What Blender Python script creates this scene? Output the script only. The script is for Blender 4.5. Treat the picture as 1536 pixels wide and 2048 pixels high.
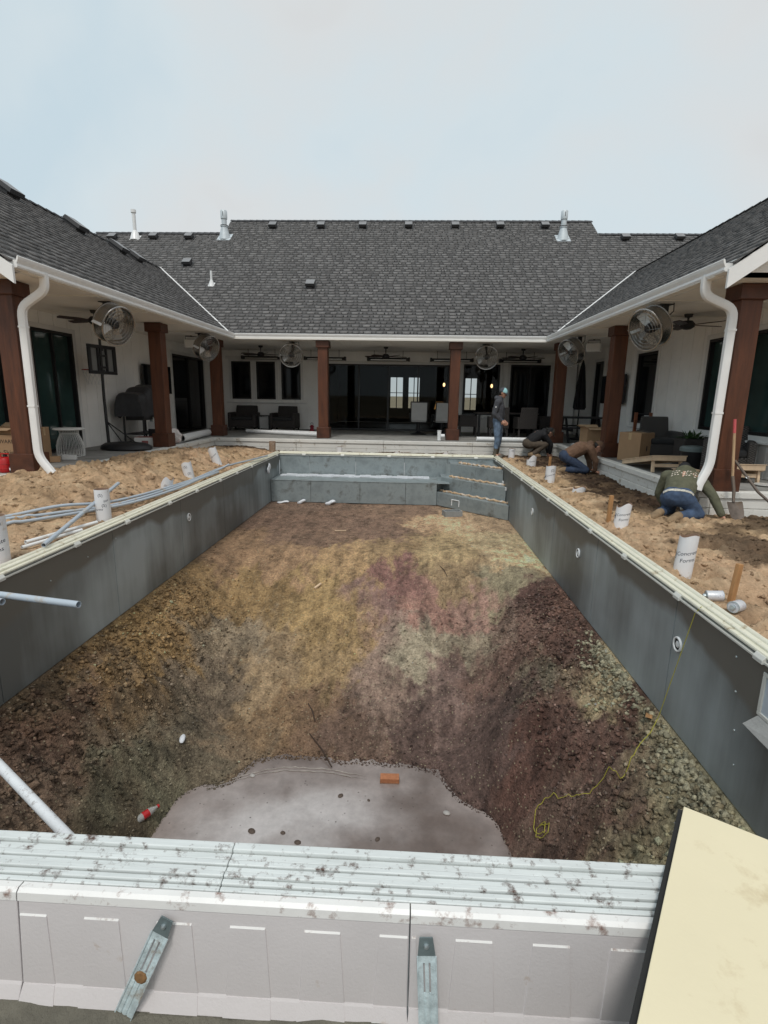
import bpy, bmesh, math, random
import numpy as np
from mathutils import Vector, Matrix, Euler
random.seed(7)
rng = np.random.default_rng(7)
for o in list(bpy.data.objects): bpy.data.objects.remove(o, do_unlink=True)
scene = bpy.context.scene
C = scene.collection
# ------------------------------------------------------------------ camera
cd = bpy.data.cameras.new('camera'); cam = bpy.data.objects.new('camera', cd); C.objects.link(cam)
cd.sensor_fit = 'VERTICAL'; cd.sensor_height = 24.0; cd.lens = 24.0*1065/2048
cd.clip_start = 0.02; cd.clip_end = 4000
RX = Vector((0.99874185, 0.04765325, 0.01561707))
DN = Vector((0.02541825, -0.2126068, -0.97680718))
FW = Vector((-0.04322774, 0.97597516, -0.21355057))
m = Matrix.Identity(4)
for i in range(3):
    m[i][0] = RX[i]; m[i][1] = -DN[i]; m[i][2] = -FW[i]
m.translation = Vector((0, 0, 1.5))
cam.matrix_world = m
scene.camera = cam
# ------------------------------------------------------------------ sky (overcast), sun, exposure
SUN_EL, SUN_AZ = math.radians(58), math.radians(188)     # azimuth measured clockwise from +Y
w = bpy.data.worlds.new('World'); scene.world = w; w.use_nodes = True
nt = w.node_tree; nt.nodes.clear()
out = nt.nodes.new('ShaderNodeOutputWorld'); bg = nt.nodes.new('ShaderNodeBackground')
sky = nt.nodes.new('ShaderNodeTexSky'); sky.sky_type = 'NISHITA'; sky.sun_disc = False
sky.sun_elevation = SUN_EL; sky.sun_rotation = SUN_AZ; sky.dust_density = 4; sky.air_density = 1.0
tc = nt.nodes.new('ShaderNodeTexCoord')
mp = nt.nodes.new('ShaderNodeMapping'); mp.inputs['Location'].default_value = (2.6, 0.1, 1.3)
nz = nt.nodes.new('ShaderNodeTexNoise'); nz.inputs['Scale'].default_value = 2.3; nz.inputs['Detail'].default_value = 5; nz.inputs['Roughness'].default_value = .5; nz.inputs['Distortion'].default_value = .4
rp = nt.nodes.new('ShaderNodeValToRGB')
rp.color_ramp.elements[0].position = .30; rp.color_ramp.elements[0].color = (5.5, 6.6, 7.2, 1)
rp.color_ramp.elements[1].position = .72; rp.color_ramp.elements[1].color = (6.35, 6.3, 6.2, 1)
e_ = rp.color_ramp.elements.new(.47); e_.color = (6.2, 7.0, 7.35, 1)
e_ = rp.color_ramp.elements.new(.60); e_.color = (6.6, 6.85, 6.9, 1)
mx = nt.nodes.new('ShaderNodeMix'); mx.data_type = 'RGBA'; mx.inputs[0].default_value = .92
nt.links.new(tc.outputs['Generated'], mp.inputs['Vector']); nt.links.new(mp.outputs[0], nz.inputs['Vector'])
sxz = nt.nodes.new('ShaderNodeSeparateXYZ'); nt.links.new(tc.outputs['Generated'], sxz.inputs[0])
ma1 = nt.nodes.new('ShaderNodeMath'); ma1.operation = 'MULTIPLY_ADD'; ma1.inputs[1].default_value = .22
nt.links.new(sxz.outputs['X'], ma1.inputs[0]); nt.links.new(nz.outputs['Fac'], ma1.inputs[2])
nt.links.new(ma1.outputs[0], rp.inputs['Fac'])
nt.links.new(sky.outputs[0], mx.inputs[6]); nt.links.new(rp.outputs[0], mx.inputs[7])
nt.links.new(mx.outputs[2], bg.inputs['Color']); bg.inputs['Strength'].default_value = 0.1
nt.links.new(bg.outputs[0], out.inputs[0])
sl = bpy.data.lights.new('sun', 'SUN'); sl.energy = 1.5; sl.angle = math.radians(13); sl.color = (1, .965, .91)
so = bpy.data.objects.new('sun', sl); C.objects.link(so)
sd = Vector((math.sin(SUN_AZ)*math.cos(SUN_EL), math.cos(SUN_AZ)*math.cos(SUN_EL), math.sin(SUN_EL)))
so.rotation_euler = sd.to_track_quat('Z', 'Y').to_euler(); so.location = sd*60
scene.view_settings.view_transform = 'Standard'; scene.view_settings.look = 'None'
scene.view_settings.exposure = 0.15; scene.view_settings.gamma = 1.0; scene.view_settings.use_curve_mapping = False
scene.render.engine = 'CYCLES'
scene.cycles.use_denoising = True
scene.cycles.max_bounces = 8

# ------------------------------------------------------------------ materials
MATS = {}
def srgb(r, g, b): return tuple((c/255/12.92 if c/255 <= .04045 else ((c/255+.055)/1.055)**2.4) for c in (r, g, b))
def N(nt, t, **kw):
    n = nt.nodes.new(t)
    for k, v in kw.items():
        if k in n.inputs: n.inputs[k].default_value = v
        else: setattr(n, k, v)
    return n
def mat(name, col, rough=.6, metal=0., var=.18, scale=6., bump=.15, bscale=60., dirt=None, dirt_amt=.0, dirt_scale=3., stretch=None, coord='Object', spec=.5, attr=None, detail=6, trans=0.):
    if name in MATS: return MATS[name]
    M = bpy.data.materials.new(name); M.use_nodes = True; t = M.node_tree; b = t.nodes['Principled BSDF']
    b.inputs['Roughness'].default_value = rough; b.inputs['Metallic'].default_value = metal
    b.inputs['Specular IOR Level'].default_value = spec
    tc = N(t, 'ShaderNodeTexCoord'); vec = tc.outputs[coord]
    if stretch:
        mp = N(t, 'ShaderNodeMapping'); mp.inputs['Scale'].default_value = stretch
        t.links.new(vec, mp.inputs[0]); vec = mp.outputs[0]
    n1 = N(t, 'ShaderNodeTexNoise', Scale=scale, Detail=detail, Roughness=.6); t.links.new(vec, n1.inputs['Vector'])
    mr = N(t, 'ShaderNodeMapRange'); mr.inputs[1].default_value = .25; mr.inputs[2].default_value = .75
    mr.inputs[3].default_value = 1-var; mr.inputs[4].default_value = 1+var
    t.links.new(n1.outputs['Fac'], mr.inputs[0])
    mu = N(t, 'ShaderNodeMix', data_type='RGBA', blend_type='MULTIPLY'); mu.inputs[0].default_value = 1
    if attr:
        at = N(t, 'ShaderNodeAttribute', attribute_name=attr); t.links.new(at.outputs['Color'], mu.inputs[6])
    else: mu.inputs[6].default_value = (*col, 1)
    t.links.new(mr.outputs[0], mu.inputs[7]); res = mu.outputs[2]
    if dirt:
        n2 = N(t, 'ShaderNodeTexNoise', Scale=dirt_scale, Detail=8, Roughness=.68); t.links.new(tc.outputs[coord], n2.inputs['Vector'])
        m2 = N(t, 'ShaderNodeMapRange'); m2.inputs[1].default_value = .60-dirt_amt*.2; m2.inputs[2].default_value = .72-dirt_amt*.12
        t.links.new(n2.outputs['Fac'], m2.inputs[0])
        mm = N(t, 'ShaderNodeMix', data_type='RGBA'); t.links.new(m2.outputs[0], mm.inputs[0])
        t.links.new(res, mm.inputs[6]); mm.inputs[7].default_value = (*dirt, 1); res = mm.outputs[2]
    t.links.new(res, b.inputs['Base Color'])
    if bump:
        n3 = N(t, 'ShaderNodeTexNoise', Scale=bscale, Detail=5, Roughness=.65); t.links.new(vec, n3.inputs['Vector'])
        bp = N(t, 'ShaderNodeBump'); bp.inputs['Strength'].default_value = bump; bp.inputs['Distance'].default_value = .02
        t.links.new(n3.outputs['Fac'], bp.inputs['Height']); t.links.new(bp.outputs[0], b.inputs['Normal'])
    if trans: b.inputs['Transmission Weight'].default_value = trans; b.inputs['IOR'].default_value = 1.2
    MATS[name] = M
    return M
def emit(name, col, s):
    M = bpy.data.materials.new(name); M.use_nodes = True; b = M.node_tree.nodes['Principled BSDF']
    b.inputs['Base Color'].default_value = (*col, 1); b.inputs['Emission Color'].default_value = (*col, 1); b.inputs['Emission Strength'].default_value = s
    return M
white_paint = mat('white_paint', (.72, .72, .70), .5, var=.06, scale=3, bump=.05)
siding = mat('siding', (.88, .87, .84), .65, var=.06, scale=2.5, bump=.08, bscale=25)
ceilm = mat('ceiling_paint', (.80, .78, .73), .75, var=.05, scale=2)
gutterm = mat('gutter_metal', (.80, .80, .79), .35, var=.05, scale=4, bump=.03)
cedar = mat('cedar', (.092, .029, .011), .5, var=.5, scale=5, stretch=(3, 3, .35), bump=.2, bscale=30)
cedar_dk = mat('cedar_trim', (.075, .023, .009), .5, var=.45, scale=6, bump=.2, bscale=30)
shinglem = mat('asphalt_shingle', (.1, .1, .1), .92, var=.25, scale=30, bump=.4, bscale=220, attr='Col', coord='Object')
deckm = mat('roof_felt', (.018, .018, .02), .9)
ventm = mat('vent_metal', (.03, .03, .032), .55, var=.15)
ventw = mat('vent_pale', (.55, .56, .56), .5, dirt=(.2, .19, .18), dirt_amt=.2)
galv = mat('galvanised', (.50, .56, .58), .38, .75, var=.22, scale=14, bump=.12, bscale=50)
blackm = mat('black_paint', (.012, .012, .013), .45, var=.2)
blackp = mat('black_plastic', (.016, .016, .018), .5, var=.2)
frame_b = mat('black_frame', (.008, .008, .009), .4, var=.2)
concrete = mat('concrete', (.27, .265, .25), .85, var=.25, scale=2.2, bump=.25, bscale=70, dirt=(.12, .11, .095), dirt_amt=.3)
edgem = mat('edge_white', (.72, .71, .67), .75, var=.08, scale=3, bump=.25, bscale=40, dirt=(.36, .30, .22), dirt_amt=.12, dirt_scale=5)
pvc = mat('pvc_white', (.76, .77, .77), .3, var=.05, scale=5, bump=.02, dirt=(.5, .45, .36), dirt_amt=.05)
pvcg = mat('pvc_grey', (.42, .48, .54), .38, var=.08, scale=6, bump=.03, dirt=(.4, .33, .24), dirt_amt=.25, dirt_scale=6)
copm = mat('coping_cream', (.72, .70, .58), .42, var=.07, scale=6, bump=.05, dirt=(.42, .34, .22), dirt_amt=.12, dirt_scale=9)
copw = mat('coping_clip', (.60, .60, .56), .4, var=.06)
trackm = mat('track_grey', (.40, .40, .37), .4, .3, var=.1)
slotm = mat('slot_dark', (.012, .012, .012), .7)
kraft = mat('cardboard', (.36, .225, .125), .8, var=.1, scale=5, bump=.08)
kraft_l = mat('cardboard_inside', (.44, .30, .18), .8, var=.1)
tape = mat('tape', (.46, .33, .19), .35)
ink = mat('ink', (.015, .013, .012), .7, var=.1)
inkb = mat('ink_blue', (.02, .03, .055), .7, var=.1)
redp = mat('red_plastic', (.45, .012, .014), .35, var=.15)
pine = mat('pine', (.62, .46, .31), .6, var=.2, scale=6, stretch=(1, 1, 1), bump=.12)
stakew = mat('stake_wood', (.42, .22, .09), .65, var=.3, scale=9, stretch=(3, 3, .5), bump=.2)
wicker = mat('wicker', (.035, .03, .028), .65, var=.6, scale=60, bump=.8, bscale=120)
wicker_g = mat('wicker_grey', (.06, .055, .052), .7, var=.6, scale=55, bump=.9, bscale=110)
coverm = mat('grill_cover', (.032, .033, .037), .6, var=.25, scale=8, bump=.35, bscale=18)
steel = mat('bright_steel', (.40, .385, .365), .25, .95, var=.1)
bladem = mat('fan_blade', (.42, .40, .37), .35, .6, var=.12)
brownbl = mat('ceiling_fan_blade', (.028, .014, .01), .5, var=.3)
slingm = mat('sling_mesh', (.42, .42, .41), .8, var=.08, bump=.3, bscale=200)
glassd = mat('window_dark', (.006, .007, .008), .04, var=.3, scale=1.5, bump=0, spec=.2)
glasst = mat('window_teal', (.028, .056, .052), .05, var=.5, scale=.7, bump=0, spec=.45)
glassc = mat('window_clear', (.62, .66, .66), .0, var=0, bump=0, trans=1.0)
plantm = mat('plant_leaf', (.035, .075, .02), .5, var=.4)
terr = mat('tube_kraft_inside', (.30, .19, .13), .85, var=.15)
tubem = mat('tube_white', (.74, .75, .77), .45, var=.06, scale=5, bump=.05, dirt=(.45, .34, .22), dirt_amt=.12, dirt_scale=6)
tubebr = mat('tube_brown', (.28, .20, .14), .8, var=.25, dirt=(.5, .45, .4), dirt_amt=.3, dirt_scale=20)
rustm = mat('shovel_steel', (.16, .13, .11), .6, .4, var=.4, scale=12, dirt=(.14, .09, .05), dirt_amt=.5)
ashw = mat('ash_handle', (.42, .28, .16), .55, var=.25, scale=10, stretch=(4, 4, .6))
pinkred = mat('red_grip', (.50, .085, .09), .5, var=.15)
bagm = mat('white_film', (.72, .74, .78), .3, var=.12, bump=.3, bscale=14)
binl = mat('bin_lid', (.13, .165, .165), .5, var=.1)
yel = mat('yellow_string', (.42, .38, .05), .6, var=.15)
teal = mat('cap_teal', (.32, .58, .60), .7)
skin = mat('skin', (.48, .25, .17), .55, var=.1, scale=20, bump=.05)
hood_gr = mat('hoodie_charcoal', (.060, .062, .072), .9, var=.25, scale=14, bump=.3, bscale=30)
hood_br = mat('hoodie_brown', (.150, .085, .052), .9, var=.22, scale=12, bump=.3, bscale=28)
hood_ol = mat('hoodie_olive', (.098, .098, .062), .9, var=.22, scale=12, bump=.3, bscale=28)
jack_bk = mat('jacket_black', (.012, .012, .014), .85, var=.3, scale=12)
jean_l = mat('jeans_faded', (.115, .165, .24), .85, var=.55, scale=10, bump=.3, bscale=40)
jean_d = mat('jeans_indigo', (.028, .045, .085), .85, var=.4, scale=10, bump=.3, bscale=40)
jean_m = mat('jeans_blue', (.045, .075, .135), .85, var=.45, scale=11, bump=.3, bscale=40)
pant_br = mat('work_trousers', (.085, .065, .047), .9, var=.3, scale=12)
bootm = mat('muddy_boots', (.24, .165, .095), .8, var=.4, scale=14, bump=.4)
rubberm = mat('rubber_boots', (.085, .075, .06), .5, var=.4, scale=8, dirt=(.2, .15, .1), dirt_amt=.4, dirt_scale=6)
hairm = mat('hair_dark', (.012, .009, .007), .7)

def weave(M, sc):
    t = M.node_tree; b = t.nodes['Principled BSDF']; src = b.inputs['Base Color'].links[0].from_socket
    tc_ = N(t, 'ShaderNodeTexCoord'); mp_ = N(t, 'ShaderNodeMapping'); mp_.inputs['Scale'].default_value = (1, 1, 1.6); mp_.inputs['Location'].default_value = (.003, .004, .005)
    ck = N(t, 'ShaderNodeTexChecker', Scale=sc); ck.inputs['Color1'].default_value = (.45, .45, .45, 1); ck.inputs['Color2'].default_value = (1.6, 1.6, 1.6, 1)
    t.links.new(tc_.outputs['Object'], mp_.inputs[0]); t.links.new(mp_.outputs[0], ck.inputs['Vector'])
    x_ = N(t, 'ShaderNodeMix', data_type='RGBA', blend_type='MULTIPLY'); x_.inputs[0].default_value = 1
    t.links.new(src, x_.inputs[6]); t.links.new(ck.outputs['Color'], x_.inputs[7]); t.links.new(x_.outputs[2], b.inputs['Base Color'])
weave(wicker, 38); weave(wicker_g, 34)
# ------------------------------------------------------------------ mesh builder
def rotz(a): return Matrix.Rotation(a, 4, 'Z')
class MB:
    def __init__(s): s.v = []; s.f = []; s.mi = []; s.cur = 0
    def add(s, vs, fs):
        o = len(s.v); s.v += [tuple(v) for v in vs]
        for f in fs: s.f.append(tuple(i+o for i in f)); s.mi.append(s.cur)
        return s
    def box(s, x0, x1, y0, y1, z0, z1):
        return s.add([(x0,y0,z0),(x1,y0,z0),(x1,y1,z0),(x0,y1,z0),(x0,y0,z1),(x1,y0,z1),(x1,y1,z1),(x0,y1,z1)],
                     [(0,3,2,1),(4,5,6,7),(0,1,5,4),(1,2,6,5),(2,3,7,6),(3,0,4,7)])
    def obox(s, c, size, M):
        a, b, h = size[0]/2, size[1]/2, size[2]/2
        vs = [Vector(c)+(M.to_3x3() @ Vector((x*a, y*b, z*h))) for z in (-1,1) for x, y in ((-1,-1),(1,-1),(1,1),(-1,1))]
        return s.add(vs, [(0,3,2,1),(4,5,6,7),(0,1,5,4),(1,2,6,5),(2,3,7,6),(3,0,4,7)])
    def beam(s, p, q, wd, th, up=(0,0,1)):
        p = Vector(p); q = Vector(q); d = (q-p); L = d.length; d.normalize(); u = Vector(up)
        if abs(d.dot(u)) > .99: u = Vector((1,0,0))
        x = d.cross(u).normalized(); y = x.cross(d).normalized()
        M = Matrix((x, y, d)).transposed()
        return s.obox((p+q)/2, (wd, th, L), M)
    def tube(s, pts, r, n=10, caps=True, hollow=False):
        pts = [Vector(p) for p in pts]; rs = r if isinstance(r, (list, tuple)) else [r]*len(pts)
        t0 = (pts[1]-pts[0]).normalized(); u = t0.orthogonal().normalized(); vs = []; fs = []
        for i, p in enumerate(pts):
            t = (pts[min(i+1, len(pts)-1)]-pts[max(i-1, 0)]).normalized()
            u = (u-t*u.dot(t)).normalized(); b = t.cross(u)
            for k in range(n):
                a = 2*math.pi*k/n; vs.append(p+(u*math.cos(a)+b*math.sin(a))*rs[i])
        for i in range(len(pts)-1):
            for k in range(n):
                fs.append((i*n+k, i*n+(k+1) % n, (i+1)*n+(k+1) % n, (i+1)*n+k))
        if caps:
            fs.append(tuple(range(n-1, -1, -1))); fs.append(tuple(range((len(pts)-1)*n, len(pts)*n)))
        return s.add(vs, fs)
    def pipe(s, p, q, r, th=.004, n=14):      # hollow straight pipe
        p = Vector(p); q = Vector(q); t = (q-p).normalized(); u = t.orthogonal().normalized(); b = t.cross(u); vs = []; fs = []
        for c, rr in ((p, r), (q, r), (q, r-th), (p, r-th)):
            for k in range(n):
                a = 2*math.pi*k/n; vs.append(c+(u*math.cos(a)+b*math.sin(a))*rr)
        for j in range(4):
            for k in range(n):
                fs.append((j*n+k, j*n+(k+1) % n, ((j+1) % 4)*n+(k+1) % n, ((j+1) % 4)*n+k))
        return s.add(vs, fs)
    def lathe(s, prof, c=(0,0,0), n=20, M=None, caps=True):
        c = Vector(c); vs = []; fs = []
        for r, z in prof:
            for k in range(n):
                a = 2*math.pi*k/n; v = Vector((r*math.cos(a), r*math.sin(a), z))
                if M is not None: v = M.to_3x3() @ v
                vs.append(c+v)
        for i in range(len(prof)-1):
            for k in range(n): fs.append((i*n+k, i*n+(k+1) % n, (i+1)*n+(k+1) % n, (i+1)*n+k))
        if caps and prof[0][0] > 1e-5: fs.append(tuple(range(n-1, -1, -1)))
        if caps and prof[-1][0] > 1e-5: fs.append(tuple(range((len(prof)-1)*n, len(prof)*n)))
        return s.add(vs, fs)
    def torus(s, c, R, r, M=None, n=32, k=8):
        pts = []
        vs = []; fs = []
        for i in range(n):
            a = 2*math.pi*i/n
            for j in range(k):
                b = 2*math.pi*j/k; v = Vector(((R+r*math.cos(b))*math.cos(a), (R+r*math.cos(b))*math.sin(a), r*math.sin(b)))
                if M is not None: v = M.to_3x3() @ v
                vs.append(Vector(c)+v)
        for i in range(n):
            for j in range(k): fs.append((i*k+j, ((i+1) % n)*k+j, ((i+1) % n)*k+(j+1) % k, i*k+(j+1) % k))
        return s.add(vs, fs)
    def ell(s, c, r, M=None, n=14, m=9):
        vs = []; fs = []; c = Vector(c)
        for i in range(1, m):
            th = math.pi*i/m
            for k in range(n):
                a = 2*math.pi*k/n; v = Vector((r[0]*math.sin(th)*math.cos(a), r[1]*math.sin(th)*math.sin(a), r[2]*math.cos(th)))
                if M is not None: v = M.to_3x3() @ v
                vs.append(c+v)
        for i in range(m-2):
            for k in range(n): fs.append((i*n+k, (i+1)*n+k, (i+1)*n+(k+1) % n, i*n+(k+1) % n))
        tz = Vector((0,0,r[2])); tz = M.to_3x3() @ tz if M is not None else tz
        vs += [c+tz, c-tz]; T = len(vs)-2
        for k in range(n):
            fs.append((T, k, (k+1) % n)); fs.append((T+1, (m-2)*n+(k+1) % n, (m-2)*n+k))
        return s.add(vs, fs)
    def cap(s, p, r0, q, r1, n=12):
        p = Vector(p); q = Vector(q); t = (q-p); L = t.length; t.normalize()
        pts = []; rs = []
        for a in (-85, -55, -25): pts.append(p+t*math.sin(math.radians(a))*r0); rs.append(r0*math.cos(math.radians(a)))
        pts.append(p); rs.append(r0); pts.append(q); rs.append(r1)
        for a in (25, 55, 85): pts.append(q+t*math.sin(math.radians(a))*r1); rs.append(r1*math.cos(math.radians(a)))
        return s.tube(pts, rs, n)
    def prism(s, poly, d0, d1, M):       # poly in local xy, extruded along local z, placed by matrix
        n = len(poly); vs = [M @ Vector((x, y, d)) for d in (d0, d1) for x, y in poly]
        fs = [tuple(range(n-1, -1, -1)), tuple(range(n, 2*n))]+[(i, (i+1) % n, n+(i+1) % n, n+i) for i in range(n)]
        return s.add(vs, fs)
    def build(s, name, mt, parent=None, smooth=False, bevel=0, ang=40, col=None):
        me = bpy.data.meshes.new(name); me.from_pydata(s.v, [], s.f)
        mts = mt if isinstance(mt, (list, tuple)) else [mt]
        for q in mts: me.materials.append(q)
        if len(mts) > 1: me.polygons.foreach_set('material_index', s.mi)
        bm = bmesh.new(); bm.from_mesh(me); bmesh.ops.recalc_face_normals(bm, faces=bm.faces)
        if smooth:
            ca = math.radians(ang)
            for f in bm.faces: f.smooth = True
            for e in bm.edges:
                if len(e.link_faces) != 2 or e.calc_face_angle(0) > ca: e.smooth = False
        bm.to_mesh(me); bm.free()
        o = bpy.data.objects.new(name, me); C.objects.link(o)
        if parent is not None: o.parent = parent
        if bevel:
            b = o.modifiers.new('bevel', 'BEVEL'); b.width = bevel; b.segments = 2; b.limit_method = 'ANGLE'
        return o
def tag(o, label=None, cat=None, group=None, kind=None):
    if label: o['label'] = label
    if cat: o['category'] = cat
    if group: o['group'] = group
    if kind: o['kind'] = kind
    return o
def thing(name, label, cat, loc=(0,0,0), rz=0, group=None, kind=None):
    o = bpy.data.objects.new(name, None); C.objects.link(o); o.location = loc; o.rotation_euler = (0,0,rz); o.empty_display_size = .1
    return tag(o, label, cat, group, kind)
def rawmesh(name, verts, faces, mt, parent=None, col=None, smooth=False):
    me = bpy.data.meshes.new(name); verts = np.asarray(verts, np.float32); faces = np.asarray(faces, np.int32)
    n = len(verts); k = faces.shape[1]; F = len(faces)
    me.vertices.add(n); me.vertices.foreach_set('co', verts.ravel())
    me.loops.add(F*k); me.loops.foreach_set('vertex_index', faces.ravel())
    me.polygons.add(F); me.polygons.foreach_set('loop_start', np.arange(0, F*k, k, dtype=np.int32))
    if smooth: me.polygons.foreach_set('use_smooth', np.ones(F, bool))
    me.update(calc_edges=True); me.validate()
    me.materials.append(mt)
    if col is not None:
        ca = me.color_attributes.new('Col', 'FLOAT_COLOR', 'POINT')
        ca.data.foreach_set('color', np.concatenate([np.asarray(col, np.float32), np.ones((n, 1), np.float32)], 1).ravel())
    o = bpy.data.objects.new(name, me); C.objects.link(o)
    if parent is not None: o.parent = parent
    return o
def link_copy(src, loc=None, rot=None, parent=None, scale=None):
    c = src.copy(); C.objects.link(c)
    c.parent = parent
    if loc is not None: c.location = loc
    if rot is not None: c.rotation_euler = rot
    if scale is not None: c.scale = scale
    return c
def copy_tree(o, parent=None):
    c = o.copy(); C.objects.link(c); c.parent = parent
    for ch in list(o.children): copy_tree(ch, c)
    return c
_tc = {}
def text_polys(txt, size):
    k = (txt, size)
    if k in _tc: return _tc[k]
    cu = bpy.data.curves.new('t', 'FONT'); cu.body = txt; cu.size = size; cu.resolution_u = 3
    ob = bpy.data.objects.new('t', cu); C.objects.link(ob)
    dg = bpy.context.evaluated_depsgraph_get(); me = bpy.data.meshes.new_from_object(ob.evaluated_get(dg))
    v = [tuple(p.co)[:2] for p in me.vertices]; f = [tuple(p.vertices) for p in me.polygons]
    bpy.data.objects.remove(ob); bpy.data.curves.remove(cu); bpy.data.meshes.remove(me)
    _tc[k] = (v, f); return v, f
# ------------------------------------------------------------------ numpy noise
def _h(ix, iy, s):
    n = (ix.astype(np.int64)*374761393+iy.astype(np.int64)*668265263+s*974634777) & 0xffffffff
    n = ((n ^ (n >> 13))*1274126177) & 0xffffffff
    return ((n ^ (n >> 16)) & 0xffff)/65535.0
def vn(x, y, s=0):
    x = np.asarray(x, float); y = np.asarray(y, float)
    x0 = np.floor(x); y0 = np.floor(y); fx = x-x0; fy = y-y0; fx = fx*fx*(3-2*fx); fy = fy*fy*(3-2*fy)
    a = _h(x0, y0, s); b = _h(x0+1, y0, s); c = _h(x0, y0+1, s); d = _h(x0+1, y0+1, s)
    return (a*(1-fx)+b*fx)*(1-fy)+(c*(1-fx)+d*fx)*fy
def fbm(x, y, f, oct=4, s=0, ridge=False, g=.5):
    t = 0; a = 1; tot = 0
    for i in range(oct):
        n = vn(np.asarray(x)*f+17.3*i, np.asarray(y)*f-9.1*i, s+i)
        if ridge: n = 1-abs(2*n-1)
        t = t+a*n; tot += a; a *= g; f *= 2.03
    return t/tot-(.5 if not ridge else .6)
def sst(a, b, x): t = np.clip((np.asarray(x, float)-a)/(b-a), 0, 1); return t*t*(3-2*t)
# ================================================================== TERRAIN
PX0, PX1, PY0, PY1 = -3.33, 2.17, 1.48, 13.6        # pool, inside faces
EL, ER, EB, EN = -5.33, 3.97, 14.5, 7.3             # patio edges: left, right, back, near ends
PT = .30                                            # patio top
def smax(a, b, k):
    h = np.clip(.5+.5*(a-b)/k, 0, 1); return b*(1-h)+a*h+k*h*(1-h)
def pitbase(x, y):
    zf = -1.08-np.maximum(0, (8.7-y)/3.6)*1.40
    tl = (x-PX0)/1.10; tr = (PX1-x)/1.12
    zl = -1.08-1.40*(.50*tl+.50*np.abs(tl)**3)
    zr = -1.08-1.40*(.55*tr+.45*np.abs(tr)**3)
    zn = -1.08-(y-PY0)/1.2*1.40
    z = smax(smax(zf, zl, .75), smax(smax(zf, zr, 1.25), zn, .3), .12)
    z = smax(z, -2.5, .12)+.34*np.exp(-(((x-1.05)/.42)**2+((y-4.95)/.42)**2))+.24*np.exp(-(((x+2.1)/.38)**2+((y-4.95)/.34)**2))
    return np.minimum(z, -1.08)
def pitz(x, y):
    b = pitbase(x, y)
    deep = sst(-1.12, -1.5, b)*sst(-2.49, -2.37, b)
    side = np.maximum(sst(-2.1, -2.8, x), sst(.9, 1.5, x))*sst(8.5, 6, y)
    lump = fbm(x, y, 1.5, 3, 11)*(.16+.14*side)*deep+fbm(x, y, 4.5, 4, 21, True)*(.05+.17*side)*(.2+deep)+fbm(x, y, 9, 3, 25, True)*.05*deep*(.5+side)
    scrape = fbm(x*7, y*.5, 1.2, 3, 5)*.07*deep*(1-side)
    gully = -.10*np.exp(-((x+2.62-(y-4.6)*.28)/.10)**2)*sst(3.2, 3.8, y)*sst(5.4, 4.9, y)
    fine = fbm(x, y, 13, 3, 31, True)*(.02+.05*side+.02*deep)*(.25+.75*sst(-2.46, -2.3, b))
    flat = (fbm(x, y, 2.2, 3, 41)*.03)*sst(-1.6, -1.1, b)
    edge = sst(0, .12, np.minimum(x-PX0, PX1-x))
    z = b+(lump+scrape+fine+flat)*edge+gully
    return np.minimum(z, -1.075+.05*fbm(x, y, 3, 2, 8)*edge)
CP = np.array([(-2.24,10.8,105,80,65),(.91,10.93,185,148,110),(1.77,10.8,150,125,95),(-.62,10.12,110,85,70),(-2.06,8.28,135,105,75),(-.91,8.33,150,120,80),(.58,8.85,150,130,90),(-2.34,7.49,125,100,60),(-1.43,7.52,140,115,70),(-.77,7.07,140,115,70),(-2.85,6.8,125,98,58),(-3,5.68,130,102,58),(-3.07,4.76,122,95,55),(-3.13,4.11,80,65,45),(-2.42,6.56,120,110,90),(-2.3,5.81,95,85,70),(-1.65,6.2,135,115,85),(-1.43,5.53,120,95,65),(-.08,8.01,120,80,75),(.3,7.5,138,98,88),(-.5,7.27,125,95,90),(-.19,6.75,130,110,100),(.09,6.43,138,134,114),(.81,6.79,122,116,98),(-.27,5.91,120,100,90),(.59,5.95,105,85,80),(1.47,7.86,118,114,90),(1.89,8.57,205,168,122),(1.77,9.29,160,145,108),(1.83,6.79,75,50,45),(1.31,6.73,110,90,80),(1.97,5.74,80,55,48),(2.1,4.91,150,140,105),(2.06,5.21,140,130,100),(1.59,5.23,100,98,82),(1.64,4.5,85,62,55),(1.98,4.3,76,48,41),(1.8,5.3,78,50,43),(1.75,3.5,80,54,46),(.9,6.2,95,70,62),(1.39,4.33,85,55,48),(1.62,3.78,90,70,62),(2.0,3.71,125,122,96),(2.03,3.4,130,128,98),(2.02,3.16,140,140,110),(1.12,5.41,80,62,58),(-.59,5.39,90,70,60),(.27,5.43,80,62,58),(-1.06,5.43,110,85,65),(-1.7,5.22,105,90,70),(-2.28,5.24,85,80,65),(-2.71,5.03,90,75,55),(-2.71,4.52,110,110,90),(-2.89,4.42,85,55,45),(-2.9,3.91,90,62,50),(-2.82,3.57,100,85,70),(-2.99,3.62,80,50,40),(-2.63,4.09,75,75,58),(-2.45,4.24,85,88,70),(-2.54,3.75,70,65,50),(-2.32,4.67,85,80,65),(-1.57,9.28,110,85,68),(-.1,8.78,140,115,78),(.71,8.16,125,105,75),(-1.03,6.39,135,112,75),(2.12,6.5,100,70,60),(1.47,5.87,95,70,62),(1.04,7.43,140,105,95),(-2.79,8.49,120,92,65),(.8,4.97,78,60,58),(-2.5,12.3,100,78,64),(0,12.2,115,90,72),(1.6,12.0,150,125,95),(-.6,3.5,90,72,64)])
def s2l(c): c = c/255.; return np.where(c <= .04045, c/12.92, ((c+.055)/1.055)**2.4)
CPL = s2l(CP[:, 2:5])
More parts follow.
